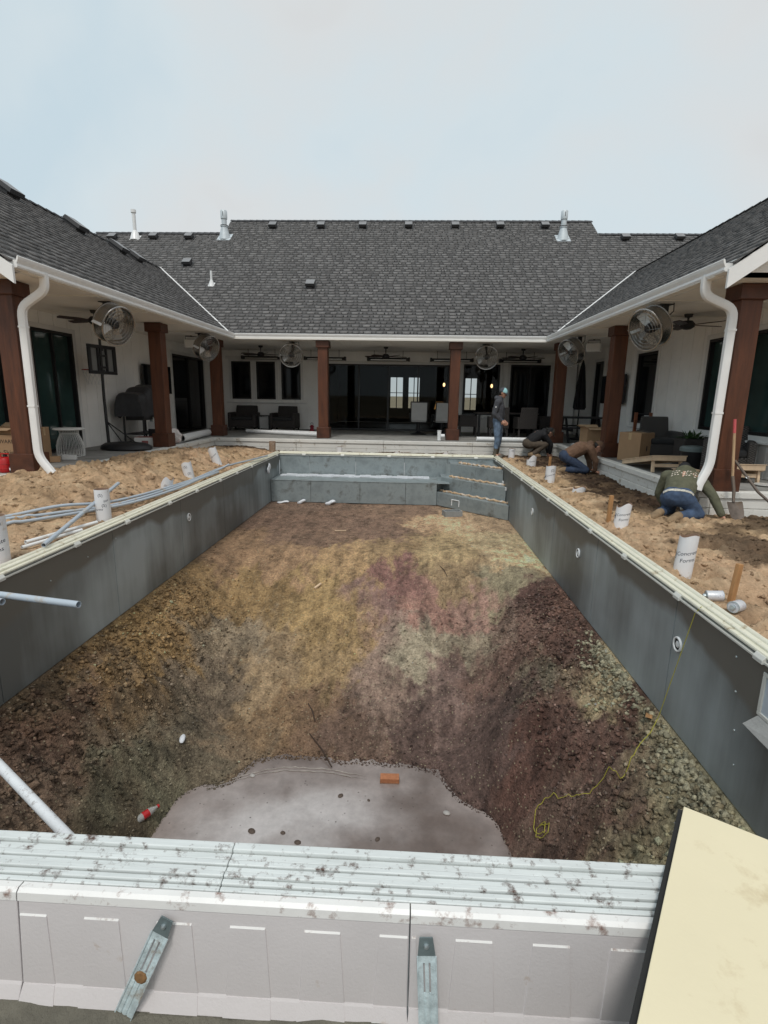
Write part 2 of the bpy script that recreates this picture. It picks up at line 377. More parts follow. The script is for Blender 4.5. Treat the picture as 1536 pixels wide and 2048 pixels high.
def pitcol(x, y):
    wx = x+fbm(x, y, 2.2, 4, 61)*.7+fbm(x, y, 8, 5, 62, g=.6)*.55; wy = y+fbm(x*1.6, y*.7, 2.0, 4, 71)*1.1+fbm(x*1.5, y*.7, 8, 5, 72, g=.6)*.8
    W = np.zeros_like(x); R = np.zeros(x.shape+(3,))
    for (cx, cy, *_), c in zip(CP, CPL):
        q = 1/(((wx-cx)**2+((wy-cy)*.8)**2)**3.6+.00008)
        W += q; R += q[..., None]*c
    R /= W[..., None]
    spk = fbm(x, y, 24, 3, 81); big = fbm(x, y, 5, 4, 91)
    R = R*np.clip(1+big*.9+spk*1.2+fbm(x, y, 11, 3, 99)*.6+fbm(x*3, y*.35, 4, 3, 95)*.7, .35, 2.2)[..., None]
    gy = R.mean(-1, keepdims=True); R = gy+(R-gy)*.80; R[..., 2] = np.minimum(R[..., 2], R[..., 1]*.92); rd = np.clip(R[..., :1]-1.18*R[..., 1:2], 0, None); R[..., :1] -= rd*.25
    R = .16*(np.clip(R, 1e-4, 1)/.16)**.86*np.array([1.10, .975, .88])
    return np.clip(R*PITGAIN, .006, .7)
PITGAIN = 1.8
xs = np.linspace(PX0-.02, PX1+.02, 262); ys = np.concatenate([np.arange(PY0-.02, 7.5, .022), np.arange(7.5, PY1+.06, .034)])
def gridmesh(xs, ys, zf, cf, name, mt, keep=None, parent=None):
    X, Y = np.meshgrid(xs, ys); Z = zf(X, Y); col = cf(X, Y, Z)
    nx, ny = len(xs), len(ys); idx = np.arange(nx*ny).reshape(ny, nx)
    F = np.stack([idx[:-1, :-1], idx[:-1, 1:], idx[1:, 1:], idx[1:, :-1]], -1)
    if keep is not None:
        xc = (xs[1:]+xs[:-1])/2; yc = (ys[1:]+ys[:-1])/2; XC, YC = np.meshgrid(xc, yc); F = F[keep(XC, YC)]
    F = F.reshape(-1, 4); V = np.stack([X, Y, Z], -1).reshape(-1, 3); col = col.reshape(-1, 3)
    used = np.unique(F); rm = np.full(len(V), -1); rm[used] = np.arange(len(used))
    return rawmesh(name, V[used], rm[F], mt, parent, col[used], True)
soilm = mat('pit_soil', (.1,.1,.1), .82, var=.5, scale=38, bump=1.0, bscale=45, attr='Col', detail=8, spec=.35)
sandm = mat('sand', (.1,.1,.1), .95, var=.2, scale=30, bump=.9, bscale=70, attr='Col', detail=8, spec=.2)
def fleck(M, sc, lo, amt):
    t = M.node_tree; b = t.nodes['Principled BSDF']; src = b.inputs['Base Color'].links[0].from_socket
    tc_ = N(t, 'ShaderNodeTexCoord'); v = N(t, 'ShaderNodeTexVoronoi', Scale=sc); t.links.new(tc_.outputs['Object'], v.inputs['Vector'])
    r = N(t, 'ShaderNodeMapRange'); r.inputs[1].default_value = lo; r.inputs[2].default_value = lo*.6; t.links.new(v.outputs['Distance'], r.inputs[0])
    sp = N(t, 'ShaderNodeSeparateColor'); t.links.new(v.outputs['Color'], sp.inputs[0])
    g_ = N(t, 'ShaderNodeMath', operation='GREATER_THAN'); g_.inputs[1].default_value = .62; t.links.new(sp.outputs[0], g_.inputs[0])
    m_ = N(t, 'ShaderNodeMath', operation='MULTIPLY'); t.links.new(r.outputs[0], m_.inputs[0]); t.links.new(g_.outputs[0], m_.inputs[1])
    m2_ = N(t, 'ShaderNodeMath', operation='MULTIPLY'); t.links.new(m_.outputs[0], m2_.inputs[0]); m2_.inputs[1].default_value = amt
    x_ = N(t, 'ShaderNodeMix', data_type='RGBA'); t.links.new(m2_.outputs[0], x_.inputs[0]); t.links.new(src, x_.inputs[6]); x_.inputs[7].default_value = (.42, .36, .24, 1)
    t.links.new(x_.outputs[2], b.inputs['Base Color'])
for M_ in (soilm, sandm):
    for n_ in M_.node_tree.nodes:
        if n_.type == 'BUMP': n_.inputs['Distance'].default_value = .05
fleck(soilm, 26, .26, .85)
pit = gridmesh(xs, ys, pitz, lambda x, y, z: pitcol(x, y), 'pit_ground', soilm)
tag(pit, 'excavated earth slope of the pool pit in brown, maroon and grey-green', 'ground', kind='structure')
# loose clods, far too many to count
def clods(name, P, S, col, mt):
    n = len(P); base = np.array([(1,0,0),(-1,0,0),(0,1,0),(0,-1,0),(0,0,1),(0,0,-1)], float)
    fc = np.array([(0,2,4),(2,1,4),(1,3,4),(3,0,4),(2,0,5),(1,2,5),(3,1,5),(0,3,5)])
    V = base[None]*(S[:, None, None]*rng.uniform(.45, 1.3, (n, 6, 3)))*np.array([1, 1, .7])
    a = rng.uniform(0, 6.28, n); ca, sa = np.cos(a)[:, None], np.sin(a)[:, None]
    V = np.stack([V[..., 0]*ca-V[..., 1]*sa, V[..., 0]*sa+V[..., 1]*ca, V[..., 2]+V[..., 0]*rng.uniform(-.5, .5, (n, 1))], -1)+P[:, None]
    F = fc[None]+(np.arange(n)*6)[:, None, None]
    return rawmesh(name, V.reshape(-1, 3), F.reshape(-1, 3), mt, None, np.repeat(col, 6, 0))
n = 46000
cx = rng.uniform(PX0+.02, PX1-.02, n); cy = np.where(rng.random(n) < .72, rng.uniform(2.8, 7.2, n), rng.uniform(6.5, 12.5, n))
side = np.maximum(sst(-1.9, -3.0, cx), sst(.9, 1.7, cx))*sst(8.8, 6, cy)
kp = rng.random(n) < (.30+.70*side)
cx, cy, side = cx[kp], cy[kp], side[kp]; cz = pitz(cx, cy)
S = .006+.015*rng.random(len(cx))**3+side*.032*rng.random(len(cx))**3
cc = pitcol(cx, cy)*rng.uniform(.5, 1.5, (len(cx), 1)); pale = rng.random(len(cx)) < .14
cc[pale] = cc[pale]*1.5+.07; S[pale] *= .8
kp = cz > -2.43
o = clods('soil_clods', np.stack([cx, cy, cz+S*.2], -1)[kp], S[kp], np.clip(cc, .008, .6)[kp], soilm)
tag(o, 'loose earth clods and pebbles scattered over the pit slopes', 'soil', kind='stuff')
# pale grey-green clumps of lumpy clay just under the right wall
n = 900
cx = PX1-.03-np.abs(rng.normal(0, .11, n)); cy = np.where(rng.random(n) < .5, rng.normal(4.95, .35, n), rng.normal(3.35, .3, n))
kp = (cx < PX1-.02) & (cy > 2.7) & (cy < 5.8); cx, cy = cx[kp], cy[kp]; S = .015+.028*rng.random(len(cx))**2
cl = np.array([.50, .46, .32])*rng.uniform(.55, 1.25, (len(cx), 1))
o = clods('clay_lumps', np.stack([cx, cy, pitz(cx, cy)+S*.3], -1), S, cl, soilm)
tag(o, 'pale grey-green clay lumps piled under the steel wall', 'soil', kind='stuff')

# frozen puddle
icem = bpy.data.materials.new('ice'); icem.use_nodes = True; t = icem.node_tree; b = t.nodes['Principled BSDF']
tc_ = N(t, 'ShaderNodeTexCoord')
n1 = N(t, 'ShaderNodeTexNoise', Scale=.85, Detail=5, Roughness=.5); n2 = N(t, 'ShaderNodeTexNoise', Scale=7, Detail=6, Roughness=.7)
n3 = N(t, 'ShaderNodeTexVoronoi', Scale=14); n4 = N(t, 'ShaderNodeTexNoise', Scale=3.2, Detail=3)
r1 = N(t, 'ShaderNodeValToRGB'); e = r1.color_ramp.elements; e[0].position = .40; e[0].color = (.24, .205, .19, 1); e[1].position = .56; e[1].color = (.56, .55, .555, 1)
for q in (n1, n2, n3, n4): t.links.new(tc_.outputs['Object'], q.inputs['Vector'])
t.links.new(n1.outputs['Fac'], r1.inputs[0])
ma = N(t, 'ShaderNodeMapRange'); ma.inputs[1].default_value = .3; ma.inputs[2].default_value = .75; ma.inputs[3].default_value = .82; ma.inputs[4].default_value = 1.15
t.links.new(n2.outputs['Fac'], ma.inputs[0])
mu = N(t, 'ShaderNodeMix', data_type='RGBA', blend_type='MULTIPLY'); mu.inputs[0].default_value = 1
ica = N(t, 'ShaderNodeAttribute', attribute_name='Col'); mu0 = N(t, 'ShaderNodeMix', data_type='RGBA', blend_type='MULTIPLY'); mu0.inputs[0].default_value = 1
t.links.new(r1.outputs[0], mu0.inputs[6]); t.links.new(ica.outputs['Color'], mu0.inputs[7])
t.links.new(mu0.outputs[2], mu.inputs[6]); t.links.new(ma.outputs[0], mu.inputs[7])
mk = N(t, 'ShaderNodeMapRange'); mk.inputs[1].default_value = .16; mk.inputs[2].default_value = .05; mk.inputs[3].default_value = 0; mk.inputs[4].default_value = .8
t.links.new(n3.outputs['Distance'], mk.inputs[0])
m5 = N(t, 'ShaderNodeMapRange'); m5.inputs[1].default_value = .48; m5.inputs[2].default_value = .6; t.links.new(n4.outputs['Fac'], m5.inputs[0])
m6 = N(t, 'ShaderNodeMath', operation='MULTIPLY'); t.links.new(mk.outputs[0], m6.inputs[0]); t.links.new(m5.outputs[0], m6.inputs[1])
m7 = N(t, 'ShaderNodeMix', data_type='RGBA'); t.links.new(m6.outputs[0], m7.inputs[0]); t.links.new(mu.outputs[2], m7.inputs[6]); m7.inputs[7].default_value = (.055, .04, .035, 1)
t.links.new(m7.outputs[2], b.inputs['Base Color']); b.inputs['Roughness'].default_value = .2
bp = N(t, 'ShaderNodeBump'); bp.inputs['Strength'].default_value = .08; t.links.new(n2.outputs['Fac'], bp.inputs['Height']); t.links.new(bp.outputs[0], b.inputs['Normal'])
def icef(x, y): return -2.425+fbm(x, y, 3, 3, 3)*.006
def icecol(x, y, z):      # clear thin ice over mud at the rim and one end, cloudy white in the middle
    k = np.exp(-(((x+.95)/1.0)**2+((y-4.0)/.75)**2)**1.5)+fbm(x, y, 2.2, 4, 211)*.5; k = np.clip(k, 0, 1)[..., None]
    return np.array([.54, .46, .42])*(1-k)+np.array([.90, .86, .84])*k
ice = gridmesh(np.linspace(-2.9, 1.9, 130), np.linspace(2.0, 5.7, 100), icef, icecol, 'frozen_puddle', icem)
tag(ice, 'frozen grey puddle at the bottom of the pit', 'water', kind='structure')
n = 60000
cx = rng.uniform(-2.7, 1.5, n); cy = rng.uniform(3.2, 5.5, n); zr_ = pitz(cx, cy); kp = (np.abs(zr_+2.425) < .022) & (rng.random(n) < .8); cx, cy = cx[kp], cy[kp]
S = .004+.012*rng.random(len(cx))**3; cc = np.clip(pitcol(cx, cy)*rng.uniform(.4, 1.1, (len(cx), 1)), .008, .5)
o = clods('rim_grit', np.stack([cx, cy, np.maximum(pitz(cx, cy), -2.424)+S*.1], -1), S, cc, soilm)
tag(o, 'dark grit frozen along the rim of the puddle', 'soil', kind='stuff')
# crusty ice ridges along the far rim
mb = MB()
for off, zz in ((0, 0), (.05, .004)):
    pts = []
    for i in range(40):
        u = i/39; x = -1.95+u*1.6; y = 4.62+.34*math.sin(min(1, u*1.9)*math.pi/2)-off-.10*max(0, u-.72)*3; pts.append((x, y+random.uniform(-.008, .008), -2.421+zz*.4))
    mb.tube(pts, [.006*random.uniform(.3, 1.2)*min(1, i/6+.1)*min(1, (39-i)/6+.1) for i in range(40)], 6)
o = mb.build('ice_ridge', mat('ice_crust', (.34, .30, .27), .5, var=.3, scale=12), ice, True); o['label'] = 'raised crust of broken ice along the rim'

# ---- sand around the pool
def sandz(x, y):
    x = np.asarray(x, float); y = np.asarray(y, float)
    L = x < -1; dl = np.clip(-3.42-x, 0, None)
    mound = .31*sst(.05, 1.1, dl)*sst(4.2, 7.4, y)*sst(14.0, 10.5, y)+.10*sst(.05, .9, dl)*sst(7.5, 6, y)*(.5+fbm(x, y, .8, 2, 4))
    lump_k = .45+.55*sst(.5, 1.0, dl)
    mound = mound*(1-.35*sst(1.3, 2.2, dl)*sst(9.0, 11.5, y))
    wx = x+fbm(x, y, 3, 2, 97)*.3; wy = y+fbm(x, y, 3, 2, 98)*.3
    lump = fbm(wx, wy, 2.6, 3, 101, True)*.20+fbm(wx*1.3, wy, 6, 3, 105, True)*.12+fbm(wx, wy, 15, 3, 109, True)*.05
    zl = -.01+mound+lump*lump_k*sst(0, .5, dl)
    dr = np.clip(x-2.26, 0, None)
    fore = sst(7.4, 6.2, y)
    flat = -.03+fbm(x, y, 1.2, 3, 121)*.07+fbm(wx, wy, 3.4, 3, 125, True)*.085+fbm(wx*.8, wy*1.2, 9, 3, 128, True)*.075+fbm(x, y, 22, 2, 129)*.03
    trench = -.02*sst(3.05, 3.5, x+fbm(x, y, 2, 2, 7)*.5)*(1-fore)
    hole = -.16*np.exp(-(((x-3.0)/.42)**2+((y-4.25)/.26)**2))-.12*np.exp(-(((x-4.2)/.7)**2+((y-3.55-.1*(x-4))/.14)**2))+.06*np.exp(-(((x-3.3)/.8)**2+((y-4.85)/.25)**2))+.05*np.exp(-(((x-2.75)/.3)**2+((y-8.0)/.5)**2))
    zr = -.005+(flat+.03)*sst(0, .25, dr)-.02*sst(0, .4, dr)+trench+hole*sst(0, .3, dr)
    back = -.015+fbm(x, y, 2, 3, 131)*.07+fbm(x, y, 8, 3, 135, True)*.04
    z = np.where(L, zl, zr)
    tb = sst(13.3, 13.9, y)
    return z*(1-tb)+(back+.1*sst(-3.3, -4.6, x))*tb
_fp = np.random.default_rng(5)
FOOT = [(_fp.uniform(2.45, 3.7), _fp.uniform(3.0, 13.5), _fp.uniform(0, 3.14), _fp.uniform(.02, .05)) for _ in range(120)]+[(_fp.uniform(-5.2, -3.6), _fp.uniform(4, 13), _fp.uniform(0, 3.14), _fp.uniform(.02, .06)) for _ in range(90)]+[(_fp.uniform(3.6, 6), _fp.uniform(3, 7), _fp.uniform(0, 3.14), _fp.uniform(.02, .05)) for _ in range(60)]
_sz0 = sandz
def sandz(x, y):          # boot prints and shovel cuts pressed into the sand
    x = np.asarray(x, float); y = np.asarray(y, float); z = _sz0(x, y)
    for fx, fy, fa, dp in FOOT:
        m_ = (np.abs(x-fx) < .35) & (np.abs(y-fy) < .35)
        if not m_.any(): continue
        ux = (x[m_]-fx)*math.cos(fa)+(y[m_]-fy)*math.sin(fa); uy = -(x[m_]-fx)*math.sin(fa)+(y[m_]-fy)*math.cos(fa)
        d_ = (ux/.15)**2+(uy/.06)**2; z[m_] = z[m_]-dp*np.exp(-d_**2)+dp*.45*np.exp(-((np.sqrt(d_)-1.35)/.3)**2)
    return z
def sandcol(x, y, z):
    nz = fbm(x, y, 1.1, 4, 141); n2 = fbm(x, y, 6, 4, 145)
    base = np.array([.63, .435, .26]); pink = np.array([.65, .435, .275]); dry = np.array([.73, .55, .36]); dark = np.array([.055, .034, .022]); wet = np.array([.23, .155, .095])
    k = np.clip(.5+nz*1.8, 0, 1)[..., None]; c = base*(1-k)+pink*k
    k = np.clip(n2*2.0, 0, 1)[..., None]; c = c*(1-k)+dry*k
    k = (np.clip(-n2*2.6-.12, 0, .8)*sst(.0, .35, np.where(x > 0, x-2.2, -3.4-x)))[..., None]; c = c*(1-k)+wet*k
    tr = sst(2.72, 3.12, x+fbm(x, y, 1.6, 4, 151)*1.1)*sst(7.0, 7.9, y+fbm(x, y, 2, 3, 155)*1.0)
    tr = np.maximum(tr, .95*sst(13.9, 14.15, y+fbm(x, y, 2.5, 3, 158)*.5))
    tr = np.maximum(tr, sst(.47, .60, fbm(x, y, 1.5, 5, 161)+.5)*sst(2.7, 3.6, x)*.8)
    tr = np.maximum(tr, .8*np.exp(-(((x-3.25)/.5)**2+((y-4.1)/.13)**2))+.7*np.exp(-(((x-4.6)/.9)**2+((y-5.2)/.3)**2))*np.clip(.5+n2*3, 0, 1))
    tr = np.clip(tr, 0, 1)*np.clip(.95+n2*1.0, 0, 1)
    c = c*(1-tr[..., None])+dark*(1+n2[..., None])*tr[..., None]
    return np.clip(c*(1+fbm(x, y, 18, 3, 171)[..., None]*.55+fbm(x, y, 4, 3, 175)[..., None]*.35), .02, .78)
HX0, HX1, HY0, HY1 = PX0-.075, PX1+.075, .42, PY1+.075
xs = np.concatenate([np.arange(-14, -6, .4), np.linspace(-6, HX0, 108), np.linspace(HX0, HX1, 150)[1:], np.linspace(HX1, 5.3, 124)[1:], np.arange(5.4, 13, .35)])
ys = np.concatenate([np.arange(-3, HY0, .25), [HY0], np.arange(HY0+.1, 2.2, .1), np.arange(2.2, HY1, .026), [HY1], np.linspace(HY1, EB-.002, 34)[1:]])
def keep(x, y):
    k = ~((x > HX0) & (x < HX1) & (y > HY0) & (y < HY1))
    k &= ~((x < EL) & (y > EN)) & ~((x > ER) & (y > EN))
    return k
xs = np.unique(np.round(np.append(xs, [EL-.001, ER+.001]), 5)); ys = np.unique(np.round(np.append(ys, [EN+.001]), 5))
sand = gridmesh(xs, ys, sandz, sandcol, 'sand_ground', sandm, keep)
tag(sand, 'churned tan sand and dark soil around the pool', 'ground', kind='structure')
n = 14000
cx = np.where(rng.random(n) < .45, rng.uniform(-5.25, -3.45, n), rng.uniform(2.3, 5.2, n)); cy = rng.uniform(2.6, 14.3, n)
kp = ~((cx > ER-.05) & (cy > EN-.1)) & ~((cx < EL+.05) & (cy > EN-.1)); cx, cy = cx[kp], cy[kp]
S = .006+.034*rng.random(len(cx))**5
cz = sandz(cx, cy); cc = sandcol(cx, cy, cz)*rng.uniform(.6, 1.15, (len(cx), 1))
o = clods('sand_clods', np.stack([cx, cy, cz+S*.2], -1), S, cc, sandm)
tag(o, 'small sand and soil crumbs strewn beside the pool', 'soil', kind='stuff')
# wide ground to the horizon, with an opening under the site
gm = mat('far_ground', (.20, .155, .09), .95, var=.3, scale=.25, bump=.4, bscale=6)
mb = MB(); B = 1500; x0, x1, y0, y1 = -13.9, 12.9, -2.9, EB
zz = -.16
for a, b_, c_, d in ((-B, B, -B, y0), (-B, x0, y0, y1), (x1, B, y0, y1), (-B, B, y1, B)):
    mb.add([(a, c_, zz), (b_, c_, zz), (b_, d, zz), (a, d, zz)], [(0, 1, 2, 3)])
tag(mb.build('ground', gm), 'wide dry field around the house', 'ground', kind='structure')

# ================================================================== POOL
pool = thing('swimming_pool', 'unfinished rectangular pool with grey steel wall panels and cream coping', 'pool', (-.58, PY0, 0))
def pl(o): o.matrix_parent_inverse = pool.matrix_world.inverted() if False else Matrix.Translation((-.58, PY0, 0)).inverted(); return o
stm = bpy.data.materials.new('pool_steel'); stm.use_nodes = True; t = stm.node_tree; b = t.nodes['Principled BSDF']
g = N(t, 'ShaderNodeNewGeometry'); mp = N(t, 'ShaderNodeMapping'); mp.inputs['Scale'].default_value = (3.2, 3.2, .35)
n1 = N(t, 'ShaderNodeTexNoise', Scale=1.6, Detail=7, Roughness=.62); n2 = N(t, 'ShaderNodeTexNoise', Scale=.55, Detail=4, Roughness=.5); n3 = N(t, 'ShaderNodeTexNoise', Scale=14, Detail=5)
t.links.new(g.outputs['Position'], mp.inputs[0]); t.links.new(mp.outputs[0], n1.inputs['Vector']); t.links.new(g.outputs['Position'], n2.inputs['Vector']); t.links.new(g.outputs['Position'], n3.inputs['Vector'])
ad = N(t, 'ShaderNodeMath', operation='ADD'); sc = N(t, 'ShaderNodeMath', operation='MULTIPLY'); sc.inputs[1].default_value = .24
t.links.new(n1.outputs['Fac'], sc.inputs[0]); t.links.new(n2.outputs['Fac'], ad.inputs[0]); t.links.new(sc.outputs[0], ad.inputs[1])
sx = N(t, 'ShaderNodeSeparateXYZ'); t.links.new(g.outputs['Position'], sx.inputs[0])
# film of damp along the top of the panels: its ragged edge follows the noise
md = N(t, 'ShaderNodeMath', operation='MULTIPLY_ADD'); t.links.new(n2.outputs['Fac'], md.inputs[0]); md.inputs[1].default_value = 1.1; md.inputs[2].default_value = -.84
sb = N(t, 'ShaderNodeMath', operation='SUBTRACT'); t.links.new(sx.outputs['Z'], sb.inputs[0]); t.links.new(md.outputs[0], sb.inputs[1])
dm = N(t, 'ShaderNodeMapRange'); dm.inputs[1].default_value = -.02; dm.inputs[2].default_value = .06; t.links.new(sb.outputs[0], dm.inputs[0])
rp = N(t, 'ShaderNodeValToRGB'); e = rp.color_ramp.elements; e[0].position = .50; e[0].color = (.132, .142, .14, 1); e[1].position = .80; e[1].color = (.37, .42, .44, 1)
e2 = rp.color_ramp.elements.new(.63); e2.color = (.225, .252, .258, 1)
t.links.new(ad.outputs[0], rp.inputs[0])
mxx = N(t, 'ShaderNodeMix', data_type='RGBA'); t.links.new(dm.outputs[0], mxx.inputs[0]); t.links.new(rp.outputs[0], mxx.inputs[6]); mxx.inputs[7].default_value = (.14, .138, .125, 1)
t.links.new(mxx.outputs[2], b.inputs['Base Color']); b.inputs['Metallic'].default_value = .15
rr = N(t, 'ShaderNodeMapRange'); rr.inputs[3].default_value = .55; rr.inputs[4].default_value = .38; t.links.new(n1.outputs['Fac'], rr.inputs[0]); t.links.new(rr.outputs[0], b.inputs['Roughness'])
bp = N(t, 'ShaderNodeBump'); bp.inputs['Strength'].default_value = .06; t.links.new(n3.outputs['Fac'], bp.inputs['Height']); t.links.new(bp.outputs[0], b.inputs['Normal'])
galw = mat('bench_steel', (.30, .345, .355), .42, .25, var=.35, scale=3, bump=.08, bscale=20, dirt=(.16, .17, .165), dirt_amt=.45, dirt_scale=3)
WB, WT = -1.07, -.012
def panel(mbf, name='wall_panel', mt=stm): return pl(mbf.build(name, mt, pool, bevel=.004))
G = .003
yl = [1.5, 2.03, 3.86, 5.69, 7.52, 9.35, 11.18, 13.6]; yr = [1.5, 2.27, 4.10, 5.93, 7.76, 9.59, 11.42, 13.6]
for a, b_ in zip(yl[:-1], yl[1:]): panel(MB().box(PX0-.03, PX0, a+G, b_-G, WB, WT))
for a, b_ in zip(yr[:-1], yr[1:]): panel(MB().box(PX1, PX1+.03, a+G, b_-G, WB, WT))
xb = [PX0, -2.55, -1.35, -.1, 1.0, PX1]
for a, b_ in zip(xb[:-1], xb[1:]): panel(MB().box(a+G, b_-G, PY1, PY1+.03, WB, WT), mt=galw)
xn = [PX0, -1.9, -.3, 1.3, PX1]
for a, b_ in zip(xn[:-1], xn[1:]): panel(MB().box(a+G, b_-G, PY0-.028, PY0, WB, -.04))
# bench along the far wall
xs_ = [PX0+.005, -2.35, -1.15, -.05, .70]
for a, b_ in zip(xs_[:-1], xs_[1:]): pl(MB().box(a+G, b_-G, 12.65, 12.68, WB, -.545).build('bench_panel', galw, pool, bevel=.004))
pl(MB().box(PX0+.005, 1.0, 12.64, PY1-.002, -.545, -.53).build('bench_top', galw, pool, bevel=.004))
mb = MB()
for i in range(28):
    x = -3.25+i*.135; mb.box(x, x+.14, 13.28+.05*math.sin(i*1.3), 13.52+.03*math.sin(i*2.1), -.528, -.512+.02*abs(math.sin(i*.9)))
pl(mb.build('plastic_sheet', bagm, pool, True))
# corner steps, each riser a diagonal panel
dv = Vector((1.57, -1.6, 0)); dv.normalize(); nv = Vector((-dv.y, dv.x, 0))
for i, (zb, zt) in enumerate(((WB, -.755), (-.755, -.435), (-.435, -.125))):
    p = Vector((.58+.02*i, 12.82, 0))+nv*(.30*i)
    q = p+dv*((PX1-.01-p.x)/dv.x)
    M = Matrix.Identity(4)
    a = p; s_ = MB()
    poly = [p, q, Vector((PX1-.01, PY1-.005, 0)), Vector((p.x+.0, PY1-.005, 0))]
    L = (q-p).length; ang = math.atan2(dv.y, dv.x)
    for k in range(2):
        c0 = p+dv*(L*k/2+G); c1 = p+dv*(L*(k+1)/2-G)
        pl(MB().beam((c0.x, c0.y, (zb+zt)/2), (c1.x, c1.y, (zb+zt)/2), .012, zt-zb-.004, up=(0, 0, 1)).build('step_riser', galw, pool, bevel=.003))
    tread = MB(); ez = zt
    tread.add([(v.x, v.y, ez) for v in poly]+[(v.x, v.y, ez-.012) for v in poly], [(0,1,2,3),(7,6,5,4)]+[(k, (k+1) % 4, 4+(k+1) % 4, 4+k) for k in range(4)])
    st_ = pl(tread.build('step_tread', galw, pool))
    mb = MB(); pts = []
    for k in range(26):
        u = k/25; c = p+dv*(.12+u*(L-.25))+nv*(.17+.03*math.sin(k*1.9)); pts.append((c.x, c.y, ez+.02+.012*math.sin(k*2.3)))
    mb.tube(pts, [.018+.012*abs(math.sin(k*1.3)) for k in range(26)], 7)
    o = mb.build('sand_line', sandm_plain if False else mat('step_sand', (.52,.36,.22), .95, var=.2, bump=.5, dirt=(.7,.7,.68), dirt_amt=.5, dirt_scale=8), st_, True)
    pl(MB().box(p.x-.11, p.x, p.y-.01, p.y+.02, zb, zt).build('step_flange', galw, pool))
# light frame on the lowest riser
c = Vector((.58, 12.82, 0))+dv*.78-nv*.012; mb = MB()
A = [c-dv*.11, c+dv*.11]
for u0, u1 in (((-.11, -1.0), (-.11, -.86)), ((-.11, -.86), (.11, -.86)), ((.11, -.86), (.11, -1.0))):
    a = c+dv*u0[0]; b_ = c+dv*u1[0]; mb.tube([(a.x, a.y, u0[1]), (b_.x, b_.y, u1[1])], .011, 6)
pl(mb.build('conduit_loop', pvc, pool, True))
# coping: stepped cream profile (cross-section u inward+, z) extruded along each side
PROF = [(-.090, .0), (-.090, .052), (-.086, .058), (-.072, .058), (-.064, .050), (-.060, .040), (-.028, .040), (-.022, .034), (-.022, .020), (.008, .020), (.012, .012), (.012, .004), (-.03, .004), (-.03, .0)]
LIP = [(-.03, -.030), (.022, -.030), (.022, -.018), (-.005, -.018), (-.005, -.008), (-.03, -.008)]
SLOT = [(-.03, -.008), (-.012, -.008), (-.012, .004), (-.03, .004)]
def cope(p, q, inward, nseg, clip_sp=.95):
    p = Vector(p); q = Vector(q); d = (q-p).normalized(); inw = Vector(inward); L = (q-p).length
    M = Matrix.Identity(4)
    for i in range(3): M[i][0] = inw[i]; M[i][1] = (0, 0, 1)[i]; M[i][2] = d[i]
    M.translation = p
    for k in range(nseg):
        a, b_ = L*k/nseg+.001, L*(k+1)/nseg-.001
        o = pl(MB().prism(PROF, a, b_, M).build('coping', copm, pool))
        pl(MB().prism(LIP, a, b_, M).build('track_lip', copw, pool))
    pl(MB().prism(SLOT, 0, L, M).build('track_slot', slotm, pool))
    n = max(2, int(L/clip_sp))
    for k in range(n):
        a = L*(k+.5)/n+random.uniform(-.1, .1)
        pl(MB().prism([(-.01, -.036), (.034, -.036), (.034, -.012), (.015, .012), (-.01, .012)], a-.045, a+.045, M).build('coping_clip', copw, pool, bevel=.003))
cope((PX0, PY0+.005, 0), (PX0, PY1+.115, 0), (1, 0, 0), 5)
cope((PX1, PY1+.115, 0), (PX1, PY0+.005, 0), (-1, 0, 0), 5)
cope((PX0-.0, PY1, 0), (PX1, PY1, 0), (0, -1, 0), 2)
# return fittings
def fitting(x, y, z, sgn, r=.05):
    M = Matrix.Rotation(math.radians(90)*sgn, 4, 'Y')
    f = pl(MB().lathe([(r*.74, .0), (r, .0), (r, .010), (r*.93, .015), (r*.80, .015), (r*.74, .008), (r*.74, .0)], (x, y, z), 22, M, False).build('return_fitting', pvc, pool, True))
    MB().lathe([(.0, .003), (r*.74, .003), (r*.74, .005)], (x, y, z), 18, M).build('gasket', slotm, f)
    MB().lathe([(.0, .012), (r*.3, .012), (r*.45, .006)], (x, y, z), 16, M).build('eyeball', pvc, f)
for c in list(pool.children): pass
def fit2(*a):
    before = set(bpy.data.objects); fitting(*a)
for y, z in ((4.0, -.386), (6.55, -.40), (9.12, -.42)): fitting(PX1-.001, y, z, -1, .062)
fitting(PX0+.001, 7.78, -.36, 1, .062)
pl(MB().box(PX1-.03, PX1, 11.66, 11.72, -.50, -.43).build('white_tag', pvc, pool))
pl(MB().box(PX1-.03, PX1, 12.05, 12.10, -.42, -.35).build('white_tag', pvc, pool))
# bolts
for y, z in ((3.3, -.13), (3.25, -.35), (3.2, -.6), (3.15, -.82), (3.02, -.25)):
    pl(MB().lathe([(0, .006), (.007, .004), (.009, 0)], (PX1, y, z), 10, Matrix.Rotation(-math.pi/2, 4, 'Y')).build('bolt', galv, pool, True))
for y, z in ((3.4, -.2), (3.4, -.5), (5.2, -.2), (5.75, -.15), (4.6, -.25)):
    pl(MB().lathe([(0, .006), (.007, .004), (.009, 0)], (PX0, y, z), 10, Matrix.Rotation(math.pi/2, 4, 'Y')).build('bolt', galv, pool, True))
